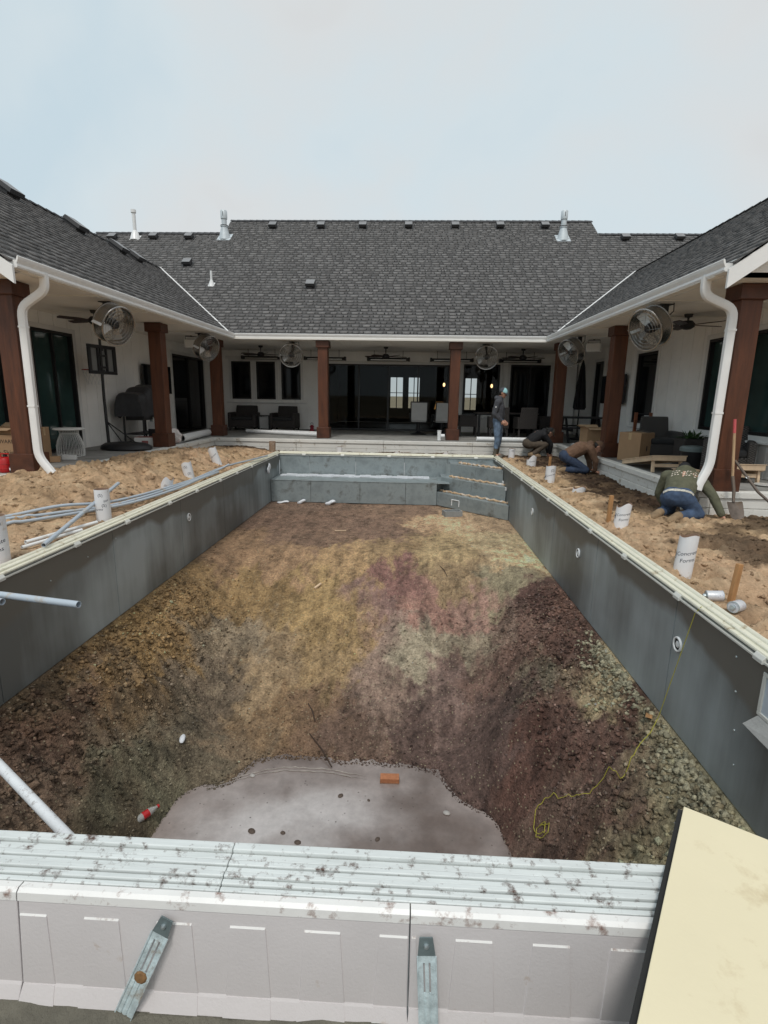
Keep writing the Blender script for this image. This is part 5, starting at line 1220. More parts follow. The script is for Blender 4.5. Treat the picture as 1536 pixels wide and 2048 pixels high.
# sling swivel chairs
for lb, x, y, rz in (('grey sling swivel chair in front of the glass door', .30, 17.35, math.pi+.0), ('grey sling swivel chair half hidden by the second middle post', 1.03, 17.25, math.pi+.12)):
    t_ = thing('swivel_chair', lb, 'chair', (x, y, PT), rz, 'sling swivel chairs')
    MB().box(-.23, .23, -.26, .24, .40, .43).build('seat', slingm, t_, bevel=.01); MB().add([(-.24, .25, .44), (.24, .25, .44), (.24, .38, 1.0), (-.24, .38, 1.0), (-.24, .265, .44), (.24, .265, .44), (.24, .395, 1.0), (-.24, .395, 1.0)], [(0,1,2,3),(7,6,5,4),(0,4,5,1),(1,5,6,2),(2,6,7,3),(3,7,4,0)]).build('backrest', slingm, t_)
    for s in (-1, 1):
        MB().tube([(s*.26, .25, .40), (s*.26, .40, 1.02)], .017, 8).build('back_frame', blackm, t_, True); MB().tube([(s*.28, .28, .52), (s*.29, .22, .64), (s*.29, -.2, .64), (s*.28, -.24, .42)], .016, 8).build('arm', blackm, t_, True)
    MB().tube([(-.26, .40, 1.02), (.26, .40, 1.02)], .017, 8).build('top_rail', blackm, t_, True)
    MB().lathe([(0, 0), (.27, 0), (.28, .02), (.1, .06), (.05, .1), (.05, .40), (0, .40)], n=20).build('swivel_base', blackm, t_, True)
# outdoor dining set
t_ = thing('dining_table', 'dark outdoor dining table behind the standing man', 'table', (3.0, 17.2, PT)); MB().box(-.95, .95, -.5, .5, .70, .735).build('tabletop', mat('table_top', (.06, .05, .045), .5), t_, bevel=.006)
for x in (-.85, .85):
    for y in (-.42, .42): MB().box(x-.035, x+.035, y-.035, y+.035, 0, .70).build('leg', blackm, t_)
def dchair(label, x, y, rz):
    t_ = thing('dining_chair', label, 'chair', (x, y, PT), rz, 'wicker dining chairs'); MB().box(-.26, .26, -.27, .25, .36, .42).build('seat', wicker, t_, bevel=.02)
    MB().add([(-.27, .24, .30), (.27, .24, .30), (.25, .36, .92), (-.25, .36, .92), (-.27, .29, .30), (.27, .29, .30), (.25, .40, .92), (-.25, .40, .92)], [(0,1,2,3),(7,6,5,4),(0,4,5,1),(1,5,6,2),(2,6,7,3),(3,7,4,0)]).build('backrest', wicker, t_, bevel=.015)
    for s in (-1, 1):
        MB().box(*sorted((s*.29, s*.235)), -.27, .26, .30, .64).build('arm', wicker, t_, bevel=.015)
        for y_ in (-.24, .24): MB().box(s*.24-.022, s*.24+.022, y_-.022, y_+.022, 0, .36).build('leg', wicker, t_)
dchair('wicker dining chair just beyond the second middle post', 1.82, 17.0, -math.pi/2+math.pi); dchair('wicker dining chair with its back to the pool behind the man', 2.65, 16.3, math.pi); dchair('wicker dining chair pulled up before the dark double door', 3.45, 16.3, math.pi+.1); dchair('wicker dining chair at the table end by the corner post', 4.3, 17.15, -math.pi/2)
# interior lamps (lit)
warm = emit('lamp_glow', (1, .62, .28), 3.0); shade = emit('lampshade_glow', (.75, .36, .10), .45)
for lb, x, y, z in (('lit pendant lamp seen through the glass door behind the post', 1.32, 21.5, 1.95), ('lit pendant lamp seen through the dining window', 3.17, 21.5, 1.93)):
    t_ = thing('pendant_lamp', lb, 'lamp', (x, y, CZ)); MB().tube([(0, 0, 0), (0, 0, z-CZ+.06)], .006, 6).build('cord', blackm, t_); MB().ell((0, 0, z-CZ), (.045, .045, .075)).build('bulb', warm, t_, True)
t_ = thing('table_lamp', 'table lamp with a warm orange shade inside the glass door', 'lamp', (1.15, 21.0, PT)); MB().lathe([(.14, 1.0), (.20, .72)], n=18, caps=False).build('shade', shade, t_, True); MB().tube([(0, 0, .5), (0, 0, .85)], .02, 8).build('stem', blackm, t_); MB().box(-.3, .3, -.2, .2, 0, .5).build('stand', blackp, t_, bevel=.01)
# picnic table + closed umbrella
t_ = thing('picnic_table', 'dark picnic table by the corner post', 'picnic table', (4.85, 15.55, PT), .0)
for k in range(5): MB().box(-.62, .62, -.36+k*.146, -.36+k*.146+.138, .66, .70).build('top_plank', blackp, t_)
for s in (-1, 1):
    for k in range(2): MB().box(-.62, .62, *sorted((s*(.54+k*.14), s*(.54+k*.14+.13))), .40, .435).build('bench_plank', blackp, t_)
for x in (-.45, .45):
    for s in (-1, 1): MB().beam((x, s*.55, 0), (x, s*.12, .66), .09, .04, up=(1, 0, 0)).build('leg', blackp, t_)
    MB().box(x+.022, x+.062, -.66, .66, .32, .399).build('cross_bar', blackp, t_)
t_ = thing('closed_umbrella', 'closed black patio umbrella standing in the picnic table', 'umbrella', (5.02, 16.35, PT)); MB().tube([(0, 0, 0), (0, 0, 2.3)], .02, 8).build('pole', blackm, t_)
mb = MB().lathe([(.13, .88), (.16, .95), (.15, 1.1), (.10, 1.7), (.06, 2.1), (.02, 2.28), (0, 2.3)], n=24); mb.v = [(x*(1+.22*math.sin(8*math.atan2(y, x))), y*(1+.22*math.sin(8*math.atan2(y, x))), z) for x, y, z in mb.v]; mb.build('canopy', jack_bk, t_, True); MB().lathe([(0, 0), (.2, 0), (.2, .05), (.04, .08), (.03, .2), (0, .2)], n=18).build('stand', blackm, t_, True)
# cartons on the far side
carton('cardboard_box', 'open carton with raised flaps behind the kneeling man in brown', (4.42, 13.15, PT), (.46, .42, .52), .12, 'open', group=None)
t_ = carton('cardboard_box', 'tall sealed carton standing beside the second post at the patio edge', (4.58, 11.02, PT), (.50, .46, .56), math.radians(38), group=None)
MB().box(-.02, .02, -.2315, -.2305, .20, .30).build('printed_arrow', ink, t_)
# wooden stand
t_ = thing('wooden_stand', 'reddish-brown wooden frame stand beside the grey wicker armchair', 'stand', (5.22, 12.35, PT)); ww = mat('red_wood', (.20, .065, .025), .5, var=.35, scale=8)
for s in (-1, 1): MB().box(s*.16-.03, s*.16+.03, -.03, .03, 0, .92).build('upright', ww, t_, bevel=.004)
MB().box(-.2, .2, -.22, .22, .10, .14).build('shelf', ww, t_, bevel=.004); MB().box(-.13, .13, -.012, .012, .885, .90).box(-.13, .13, -.012, .012, .55, .565).box(-.13, .13, -.012, .012, .34, .355).build('rung', blackm, t_)
MB().box(.0, .11, -.035, -.031, .58, .86).build('papers', mat('magazine', (.45, .47, .5), .4, var=.4, scale=20), t_)
# planter
t_ = thing('potted_plant', 'leafy green plant in a dark wicker planter behind the bin', 'plant', (5.28, 10.25, PT)); MB().box(-.24, .24, -.2, .2, 0, .50).build('planter', wicker, t_, bevel=.02); MB().box(-.2, .2, -.17, .17, .501, .51).build('soil', ink, t_)
lf = MB()
for k in range(70):
    a = random.uniform(0, 6.28); L = random.uniform(.10, .24); e = random.uniform(.2, 1.2); p = Vector((random.uniform(-.16, .16), random.uniform(-.12, .12), .50)); d = Vector((math.cos(a)*math.cos(e), math.sin(a)*math.cos(e), math.sin(e))); s = Vector((-math.sin(a), math.cos(a), 0))*.022
    lf.add([p, p+d*L*.5+s, p+d*L+Vector((0, 0, -.03)), p+d*L*.5-s], [(0, 1, 2, 3)])
lf.build('leaves', plantm, t_)
# bin
t_ = thing('rubbish_bin', 'round black bin with a grey-green lid behind the downspout', 'bin', (4.92, 9.45, PT)); MB().lathe([(0, 0), (.17, 0), (.20, .34), (.21, .36), (0, .36)], n=26).build('body', blackp, t_, True); MB().lathe([(.222, .345), (.222, .40), (.20, .425), (.05, .44), (0, .44)], n=26).build('lid', binl, t_, True)
# cornhole boards
def cornhole(label, x0, y0, rz, w=.56, L=1.2, legs=True):
    t_ = thing('cornhole_board', label, 'game board', (x0, y0, PT), rz, 'unfinished wooden game boards'); zt = .28; zl = .075
    def P(u, v, d): return (u, v, zl+(zt-zl)*(1-v/L)+d)
    def bar(name, u0, u1, v0, v1, d0, d1): MB().add([P(u0, v0, d0), P(u1, v0, d0), P(u1, v1, d0), P(u0, v1, d0), P(u0, v0, d1), P(u1, v0, d1), P(u1, v1, d1), P(u0, v1, d1)], [(0,3,2,1),(4,5,6,7),(0,1,5,4),(1,2,6,5),(2,3,7,6),(3,0,4,7)]).build(name, pine, t_, bevel=.003)
    bar('top', -.01, w+.01, -.01, L+.01, 0, .014); bar('end_rail', 0, w, 0, .03, -.075, -.001); bar('end_rail', 0, w, L-.03, L, -.074, -.001); bar('side_rail', 0, .03, .032, L-.032, -.075, -.001); bar('side_rail', w-.03, w, .032, L-.032, -.075, -.001)
    if legs:
        for u in (.035, w-.07): MB().beam((u+.018, .06, 0), (u+.018, .09, .25), .035, .06, up=(0, 1, 0)).build('leg', pine, t_)
        MB().box(.075, w-.075, .06, .08, .09, .145).build('leg_brace', pine, t_)
cornhole('raw pine game board raised on legs at the patio edge', 4.09, 9.12, .02); cornhole('raw pine game board on legs behind the shovel', 4.84, 8.08, -.05, .42, .6)
t_ = thing('pine_crate', 'low raw pine box lying in front of the bin', 'box', (4.50, 8.80, PT), .1); MB().box(-.17, .17, -.09, .09, 0, .10).build('frame', pine, t_, bevel=.004); MB().box(-.185, .185, -.105, .105, .101, .113).build('lid', pine, t_, bevel=.003)
tag(MB().lathe([(0, 0), (.10, 0), (.13, .02), (.125, .03), (.09, .012), (0, .012)], (5.18, 7.92, PT), 24).build('flying_disc', mat('disc_grey', (.45, .44, .42), .5, dirt=(.3, .25, .2), dirt_amt=.3), None, True), 'pale disc lying on the patio near the shovel', 'disc')
# shovels
def shovel(label, pts, bl, grip):
    t_ = thing('shovel', label, 'shovel', tuple(bl[0])); inv = Matrix.Translation(Vector(bl[0])).inverted()
    def ad(o): o.matrix_parent_inverse = inv
    A, B_, K = [Vector(p) for p in pts]          # top, ferrule, blade neck
    g = A+(B_-A)*.24
    ad(MB().tube([A, g], [.019, .019], 12).build('grip', grip, t_, True)); ad(MB().tube([g, B_], .0175, 12).build('handle', ashw if grip is not rustm else rustm, t_, True))
    ad(MB().tube([B_+(A-B_)*.02, B_+(K-B_)*.5+Vector((.012, 0, 0)), K], [.022, .02, .018], 10).build('socket', rustm, t_, True))
    n_ = bl[1]; ux = Vector(bl[2]).normalized(); tip = Vector(bl[0]); uy = (K-tip); Lb = uy.length; uy.normalize(); uz = ux.cross(uy); V = []; F = []
    prof = [(0, .01), (.06, .055), (.18, .09), (.45, .105), (.8, .11), (.97, .11), (1.0, .10)]
    for s_, h in prof:
        for j in range(7):
            u = -1+2*j/6; V.append(tip+uy*(Lb*s_)+ux*(h*u)+uz*(.022*(u*u)*(.5+s_)-.012))
    for i in range(len(prof)-1):
        for j in range(6): F.append((i*7+j, i*7+j+1, (i+1)*7+j+1, (i+1)*7+j))
    m_ = MB().add(V, F).build('blade', rustm, t_, True); ad(m_); so_ = m_.modifiers.new('solid', 'SOLIDIFY'); so_.thickness = .003
z0 = sz(4.30, 6.98)
shovel('shovel with pink-red grip leaning upright against the patio end', ((4.25, 7.27, 1.27), (4.27, 7.16, .52), (4.27, 7.06, .21)), ((4.31, 6.96, z0-.02), 0, (1, .15, 0)), pinkred)
t_ = thing('pry_bar', 'grey metal bar resting across the patio corner beside the shovel', 'bar', (4.75, 7.05, .3)); mb = MB().tube([(4.29, 7.20, .74), (4.52, 7.0, .36), (4.60, 6.95, .28), (4.68, 6.90, .20), (4.72, 6.86, sz(4.72, 6.86)+.01)], .017, 10); o = mb.build('bar', rustm, t_, True); o.matrix_parent_inverse = Matrix.Translation((4.75, 7.05, .3)).inverted(); o = MB().torus((4.415, 7.09, .535), .019, .005, Matrix.Rotation(.8, 4, 'X')).build('collar', galv, t_, True); o.matrix_parent_inverse = Matrix.Translation((4.75, 7.05, .3)).inverted()
# ================================================================== AROUND THE POOL
def tubeform(label, x, y, h, r=.075, tilt=(0, 0), txt=(), mt=tubem, cut=0, rz=0):
    z0 = sz(x, y)-.06
    t_ = thing('tube_form', label, 'tube form', (x, y, z0), 0, 'cardboard tube forms around the pool'); t_.rotation_euler = (tilt[0], tilt[1], rz)
    n = 28; th = .005; V = []; F = []; H = h+.06
    for k in range(n):
        a = 2*math.pi*k/n; hh = H+cut*(.5*math.cos(a*1.0+.6)+.3*math.sin(3*a))
        for rr, z in ((r, 0), (r, hh), (r-th, hh), (r-th, 0)): V.append((rr*math.cos(a), rr*math.sin(a), z))
    mb = MB(); 
    for k in range(n):
        k2 = (k+1) % n
        mb.cur = 0; F1 = (4*k, 4*k2, 4*k2+1, 4*k+1)
        F.append((F1, 0)); F.append(((4*k+1, 4*k2+1, 4*k2+2, 4*k+2), 1)); F.append(((4*k+2, 4*k2+2, 4*k2+3, 4*k+3), 1))
    mb.v = V; mb.f = [f_[0] for f_ in F]; mb.mi = [f_[1] for f_ in F]
    mb.build('sleeve', [mt, terr], t_, True, ang=60)
    for s, size, zc, a0, sl in txt:
        v, f = text_polys(s, size); rr = r+.0008
        w_ = max(p[0] for p in v) if v else 0
        MB().add([(rr*math.cos(a0+(p[0]-w_/2)/r), rr*math.sin(a0+(p[0]-w_/2)/r), zc+p[1]+sl*p[0]) for p in v], f).build('lettering', inkb, t_)
        if s in ('Concrete',):
            lg = MB()
            for u0, u1, z_a, z_b in ((-.05, -.042, -.03, .03), (-.018, -.010, -.03, .03), (-.05, -.010, .03, .037), (-.05, -.010, -.037, -.03), (-.038, -.024, -.012, .012)):
                lg.add([(rr*math.cos(a0+(u-w_/2)/r), rr*math.sin(a0+(u-w_/2)/r), zc+z_) for u, z_ in ((u0, z_a), (u1, z_a), (u1, z_b), (u0, z_b))], [(0,1,2,3)])
            lg.build('emblem', inkb, t_)
    return t_
CF = -1.75; two = lambda zc, a=CF, s=.05: [('Concrete', s, zc, a, .25), ('Forms', s, zc-.055, a+.1, .25)]
tubeform('white printed tube form cut by the edge of the view beside the coping', -3.62, 4.36, .42, .10, (0, 0), two(.20, -1.1, .055)+[('Standard', .035, .40, -1.0, .3), ('Light Wall', .035, .36, -1.0, .3)])
tubeform('tall white printed tube form with a grey pipe leaning on it', -3.58, 5.98, .38, .082, (0, 0), [('(S)', .05, .36, -1.3, 0), ('(S)', .05, .24, -.9, 0), ('Forms', .04, .19, -1.7, .1), ('Size', .035, .29, -.6, .3)], mt=tubem)
tubeform('white tube form half buried in the sand beside the conduit', -3.72, 7.9, .17, .085, (.1, .25), [('(S)', .045, .15, -1.4, 0)], cut=.12)
tubeform('white tube form with black marks tilted in the sand mound', -3.78, 9.0, .26, .085, (.1, -.15), [('(S)', .06, .24, -1.5, 0), ('(S)', .06, .12, -1.0, 0)], cut=.04)
tubeform('white tube form leaning over beside the curved conduit', -3.85, 10.6, .33, .085, (.15, -.28), [('Forms', .05, .2, -1.4, .5)], cut=.05)
tubeform('brown weathered tube form behind the far pool corner', -3.6, 13.95, .27, .085, (0, .02), mt=tubebr)
tubeform('white tube form behind the far coping before the glass door post', -1.82, 13.98, .17, .075, (0, 0))
tubeform('low white tube form behind the middle of the far coping', -.32, 14.0, .08, .075, (.1, .1), cut=.05)
tubeform('low white tube form behind the far coping near the tee fitting', .98, 14.0, .10, .075, (.05, -.1), cut=.03)
tubeform('white tube form standing right beside the man in boots', 2.62, 13.72, .27, .08, (0, .03), [('(S)', .06, .26, -1.5, 0)])
tubeform('torn white tube form beside the path of the crouching worker', 2.78, 12.2, .23, .105, (0, .05), [('Forms', .05, .18, -1.6, .2)], cut=.10)
tubeform('white printed tube form next to the first wooden stake', 2.62, 9.9, .26, .09, (0, .04), [('(S)', .07, .22, -1.4, 0), ('Concrete', .045, .12, -1.6, .3)], cut=.02)
tubeform('low white tube form in the sand beside a lying stick', 2.82, 8.85, .08, .10, (.1, .15), cut=.06)
tubeform('torn white printed tube form next to the second wooden stake', 2.60, 6.45, .24, .085, (0, .10), two(.16, -1.75, .045), cut=.06)
tubeform('tall torn white printed tube form nearest the coping cans', 2.50, 4.72, .33, .078, (0, .06), two(.2, -1.85, .05), cut=.03)
def stake(label, x, y, h, tx=0, ty=0, w_=.045):
    t_ = tag(MB().box(-w_/2, w_/2, -w_*.4, w_*.4, 0, h+.1).build('wooden_stake', stakew, None, bevel=.004), label, 'stake', 'wooden stakes along the pool')
    t_.location = (x, y, sz(x, y)-.1); t_.rotation_euler = (tx, ty, .3)
stake('wooden stake near the kneeling man in brown', 3.0, 11.45, .30, 0, .03); stake('wooden stake beside the torn tube in the middle of the sand', 2.48, 6.52, .33, 0, .03); stake('wooden stake beside the two cans, nearest the camera', 2.56, 4.08, .31, 0, .10)
t_ = tag(MB().box(-.3, .3, -.02, .02, 0, .03).build('timber_stick', pine, None, bevel=.004), 'pale timber stick lying on the sand by the low tube', 'stick'); t_.location = (2.72, 9.15, sz(2.72, 9.15)+.02); t_.rotation_euler = (0, -.06, .5)
def can(label, p, ax):
    ax = Vector(ax).normalized(); M = ax.to_track_quat('Z', 'Y').to_matrix().to_4x4(); t_ = thing('cement_can', label, 'can', p, 0, 'small cans lying on the sand')
    MB().lathe([(0, -.06), (.040, -.06), (.042, -.056), (.042, .050), (.040, .056), (.036, .058), (.034, .052), (0, .052)], (0, 0, 0), 22, M).build('body', mat('can_white', (.62, .63, .66), .35, .2, var=.12, scale=25, dirt=(.12, .13, .3), dirt_amt=.18, dirt_scale=22), t_, True)
    MB().torus(ax*.056, .040, .003, M, 24, 6).torus(ax*-.058, .040, .003, M, 24, 6).build('rim', galv, t_, True); MB().lathe([(.018, .05), (.018, .075), (.015, .08), (0, .08)], (0, 0, 0), 14, M).build('cap', galv, t_, True)
can('small white can lying beside the third stake with its base to the camera', (2.40, 4.02, sz(2.40, 4.02)+.045), (-.95, .2, -.1)); can('small white can lying with its metal cap facing the camera', (2.40, 3.74, sz(2.4, 3.74)+.045), (-.75, -.6, .1))
# conduit bundle beside the left coping
def conduit(label, pts, r=.018, mt=pvcg, group='grey conduits beside the pool'):
    P = [Vector((p[0], p[1], max(p[2], sz(p[0], p[1])+r+.01))) for p in pts]; out = []
    for i in range(len(P)-1):
        p0, p1, p2, p3 = P[max(i-1, 0)], P[i], P[i+1], P[min(i+2, len(P)-1)]
        for k in range(8):
            u = k/8; out.append(.5*((2*p1)+(-p0+p2)*u+(2*p0-5*p1+4*p2-p3)*u*u+(-p0+3*p1-3*p2+p3)*u**3))
    out.append(P[-1]); out = [Vector((p.x, p.y, max(p.z, sz(p.x, p.y)+r*.6))) for p in out]
    return tag(MB().tube(out, r, 10).build('conduit', mt, None, True), label, 'conduit', group)
conduit('grey conduit farthest from the coping in the bundle', [(-4.9, 4.6, .17), (-4.37, 5.38, .13), (-4.02, 5.85, .14), (-3.72, 6.55, .13), (-3.55, 8.3, .10), (-3.58, 9.7, .10), (-3.52, 10.6, .10), (-3.40, 11.3, .10), (-3.30, 12.3, .085)])
conduit('grey conduit in the middle of the bundle', [(-4.8, 4.4, .13), (-4.28, 5.20, .09), (-3.98, 5.72, .10), (-3.66, 6.55, .10), (-3.50, 8.3, .095), (-3.54, 9.7, .095), (-3.50, 10.2, .14)])
conduit('grey conduit nearest the coping in the bundle', [(-4.6, 4.3, .10), (-4.16, 5.05, .06), (-3.9, 5.62, .065), (-3.60, 6.55, .09), (-3.46, 7.6, .09), (-3.45, 8.6, .10), (-3.46, 9.5, .09)])
rod('conduit', 'grey conduit leaning across the bundle onto the coping', (-3.86, 6.85, .30), (-3.40, 4.66, .078), .022, pvcg, 'conduit')
rod('pvc_pipe', 'first of two short white pipes behind the coping', (-3.74, 4.88, .035), (-3.50, 5.7, .05), .02, pvc); rod('pvc_pipe', 'second short white pipe close to the coping', (-3.66, 4.72, .03), (-3.46, 5.35, .05), .018, pvc)
rod('conduit', 'grey conduit sticking out over the pool past the coping', (-4.3, 3.70, .085), (-2.20, 3.28, .088), .024, pvcg, 'conduit'); rod('conduit', 'shorter grey conduit end beside the one over the pool', (-4.3, 3.55, .085), (-2.74, 3.29, .086), .024, pvcg, 'conduit')
rod('pvc_pipe', 'dirty white pipe lying across the near corner of the pool', (-1.10, 1.505, -.06), (-3.36, 2.92, .085), .019, mat('pvc_spattered', (.66, .68, .70), .4, var=.1, scale=6, dirt=(.25, .22, .2), dirt_amt=.3, dirt_scale=30))
# string, brick, bottle, sticks and litter in the pit
def pz(x, y): return float(pitz(np.array([x]), np.array([y]))[0])
pts = [(2.165, 3.76, .03), (2.15, 3.80, -.04), (2.13, 3.93, -.6), (2.10, 4.02, pz(2.10, 4.02)+.03)]
for x, y in ((1.98, 3.90), (1.86, 3.82), (1.756, 3.76), (1.64, 3.79), (1.527, 3.82), (1.40, 3.95), (1.28, 4.10), (1.20, 4.09), (1.17, 4.0), (1.18, 3.9), (1.22, 3.86), (1.24, 3.92), (1.19, 3.98), (1.16, 3.88), (1.23, 3.80), (1.26, 3.88), (1.20, 3.95)): pts.append((x, y, pz(x, y)+.015))
q_ = []
for i in range(len(pts)-1):
    for u in np.linspace(0, 1, 9)[:-1]:
        x, y, z = [pts[i][k]*(1-u)+pts[i+1][k]*u for k in range(3)]
        q_.append((x, y, z if i < 3 else max(z, pz(x, y)+.045)))
pts = q_
tag(MB().tube(pts, .003, 5).build('string_line', yel, None, True), 'yellow string line running down the steel wall into the pit', 'string')
t_ = thing('brick', 'orange brick lying at the edge of the frozen puddle', 'brick', (-.11, 4.83, -2.43)); t_.rotation_euler = (0, 0, .03); MB().box(-.098, .098, -.045, .045, 0, .06).build('body', mat('brick_orange', (.42, .17, .08), .85, var=.2, scale=20, bump=.4), t_, bevel=.005); MB().box(-.101, .101, -.047, .047, -.002, .012).build('mortar_crust', mat('mortar', (.25, .15, .1), .9), t_)
t_ = thing('drink_bottle', 'plastic bottle with a red label and cap lying on the pit slope', 'bottle', (-2.30, 4.03, pz(-2.30, 4.03)+.035)); M = Vector((.55, .80, .05)).normalized().to_track_quat('Z', 'Y').to_matrix().to_4x4()
MB().lathe([(0, -.12), (.030, -.12), (.034, -.10), (.034, .03), (.030, .06), (.014, .10), (.013, .115), (0, .115)], (0, 0, 0), 18, M).build('body', mat('bottle_plastic', (.5, .5, .48), .15, var=.1, trans=.35), t_, True); MB().lathe([(.0347, -.03), (.0347, .03)], (0, 0, 0), 18, M).build('red_label', redp, t_, True); MB().lathe([(.016, .112), (.016, .13), (0, .13)], (0, 0, 0), 14, M).build('cap', redp, t_, True)
face_text('Cola', .03, M.to_3x3() @ Vector((.0, .0352, -.025)), M.to_3x3() @ Vector((0, 0, 1)), M.to_3x3() @ Vector((1, 0, 0)), pvc, t_) if False else None
twig = mat('twig', (.05, .03, .02), .8, var=.3)
def stick(label, a, b, r=.009): 
    a = Vector(a); b = Vector(b); tag(MB().tube([a, (a+b)/2+Vector((.01, .01, .012)), b], [r*.7, r, r*.8], 7).build('stick', twig, None, True), label, 'stick', 'sticks in the pit')
stick('long dark stick running from the slope onto the ice', (-1.06, 5.42, pz(-1.06, 5.42)+.03), (-.74, 4.98, -2.41)); stick('short dark stick on the middle of the slope', (-1.15, 5.82, pz(-1.15, 5.82)+.02), (-1.03, 5.6, pz(-1.03, 5.6)+.02)); stick('thin root lying on the upper slope', (.55, 8.3, pz(.55, 8.3)+.015), (.66, 8.05, pz(.66, 8.05)+.015), .006)
tag(MB().obox((-1.35, 7.75, pz(-1.35, 7.75)+.015), (.14, .035, .02), Matrix.Rotation(.9, 4, 'Z') @ Matrix.Rotation(-.3, 4, 'Y')).build('wood_scrap', pine, None), 'small pale wood scrap on the ochre slope', 'scrap'); tag(MB().obox((-1.28, 9.96, pz(-1.28, 9.96)+.012), (.22, .03, .015), Matrix.Rotation(.1, 4, 'Z')).build('wood_scrap', pine, None), 'pale wood strip on the flat floor of the pit', 'scrap'); tag(MB().obox((2.08, 4.12, pz(2.08, 4.12)+.03), (.20, .05, .02), Matrix.Rotation(1.1, 4, 'Z') @ Matrix.Rotation(.4, 4, 'Y')).build('wood_scrap', stakew, None), 'brown wood scrap wedged under the steel wall by the string', 'scrap')
t_ = thing('concrete_form', 'small grey open-topped block on the sand before the corner steps', 'block', (1.0, 11.6, pz(1.0, 11.6)), .25); gb = mat('block_grey', (.26, .27, .27), .8, var=.2); MB().box(-.20, .20, -.12, -.09, 0, .12).box(-.20, .20, .09, .12, 0, .12).box(-.20, -.17, -.09, .09, 0, .12).box(.17, .20, -.09, .09, 0, .12).box(-.17, .17, -.09, .09, 0, .02).build('body', gb, t_)
def film(label, c, s, tilt):
    mb = MB().ell((0, 0, 0), s, None, 12, 8); mb.v = [(x+.25*s[0]*math.sin(z*30+y*25), y+.3*s[1]*math.sin(x*31), z+.35*s[2]*math.sin(x*22+y*17)) for x, y, z in mb.v]
    o = tag(mb.build('plastic_scrap', bagm, None), label, 'plastic', 'white plastic scraps'); o.location = c; o.rotation_euler = tilt
film('crumpled white film hanging on the wall near the far corner', (-3.28, 12.35, -.22), (.03, .16, .10), (0, 0, .1)); film('white plastic scrap at the foot of the bench by the corner', (-3.0, 12.5, -1.05), (.14, .06, .03), (0, 0, .1)); film('white plastic scrap lying at the bench foot', (-2.55, 12.5, -1.03), (.09, .06, .05), (0, 0, 0)); film('larger white plastic scrap along the bench foot', (-1.85, 12.48, -1.03), (.12, .07, .05), (0, 0, .3)); film('white scrap of plastic beside the ice on the slope', (-2.30, 4.86, pz(-2.3, 4.86)+.02), (.035, .07, .02), (0, .3, .6))
for k in range(14):
    x = random.uniform(-1.9, 1.0); y = random.uniform(3.6, 4.9); r_ = random.uniform(.012, .03)
    mb = MB().ell((0, 0, 0), (r_*1.3, r_, r_*.5), Matrix.Rotation(random.random()*3, 4, 'Z'), 8, 6); o = mb.build('frozen_pebble', mat('pebble_dark', (.09, .065, .05), .7, var=.3) if k % 3 else mat('pebble_pale', (.40, .38, .36), .6), ice, True); o.location = (x, y, -2.418)
# ================================================================== PEOPLE
def remesh(mb, name, mt, parent, vox=.011, sm=4, fold=0, seed=0):
    me = bpy.data.meshes.new(name); me.from_pydata(mb.v, [], mb.f); bm = bmesh.new(); bm.from_mesh(me); bmesh.ops.recalc_face_normals(bm, faces=bm.faces); bm.to_mesh(me); bm.free()
    o = bpy.data.objects.new(name, me); C.objects.link(o)
    r = o.modifiers.new('r', 'REMESH'); r.mode = 'VOXEL'; r.voxel_size = vox
    s = o.modifiers.new('s', 'SMOOTH'); s.factor = .5; s.iterations = sm
    dg = bpy.context.evaluated_depsgraph_get(); m2 = bpy.data.meshes.new_from_object(o.evaluated_get(dg)); m2.name = name
    o.modifiers.clear(); o.data = m2; bpy.data.meshes.remove(me)
    n = len(m2.vertices); co = np.empty(n*3); m2.vertices.foreach_get('co', co); co = co.reshape(-1, 3)
    if fold:
        no = np.empty(n*3); m2.vertices.foreach_get('normal', no); no = no.reshape(-1, 3)
        w_ = fbm(co[:, 0]*1.6+co[:, 1], co[:, 2]*.8+co[:, 1]*.7, 11, 3, seed, True)*fold+fbm(co[:, 0]+co[:, 2], co[:, 1]-co[:, 2], 24, 2, seed+5)*fold*.5
        m2.vertices.foreach_set('co', (co+no*w_[:, None]).ravel())
    m2.polygons.foreach_set('use_smooth', np.ones(len(m2.polygons), bool)); m2.materials.clear(); m2.materials.append(mt); m2.update()
    if parent is not None: o.parent = parent; o.matrix_parent_inverse = Matrix.Translation(parent.location).inverted() if parent.type == 'EMPTY' else Matrix.Identity(4)
    return o
def V3(*a): return Vector(a)
def hand(mb, wr, d, palm, closed=.5, side=1):
    d = Vector(d).normalized(); palm = Vector(palm); palm = (palm-d*palm.dot(d)).normalized(); sd_ = d.cross(palm)*side
    k = wr+d*.085
    mb.cap(wr, .027, k, .034); mb.cap(wr+d*.03+sd_*.018, .022, k+sd_*.02, .022); mb.cap(wr+d*.03-sd_*.018, .022, k-sd_*.02, .020)
    for i, L in enumerate((.070, .080, .075, .058)):
        b = k+sd_*(.030-.020*i)+d*.012; d1 = (d+palm*closed*.5).normalized(); d2 = (d+palm*closed*1.6).normalized()
        m_ = b+d1*L*.5; mb.cap(b, .0098, m_, .0092, 8); mb.cap(m_, .0092, m_+d2*L*.5, .008, 8)
    b = wr+d*.03+sd_*.032; t1 = (d*.7+sd_*.8+palm*.3).normalized(); m_ = b+t1*.04; mb.cap(b, .012, m_, .0105, 8); mb.cap(m_, .0105, m_+(d+palm*.4).normalized()*.032, .009, 8)
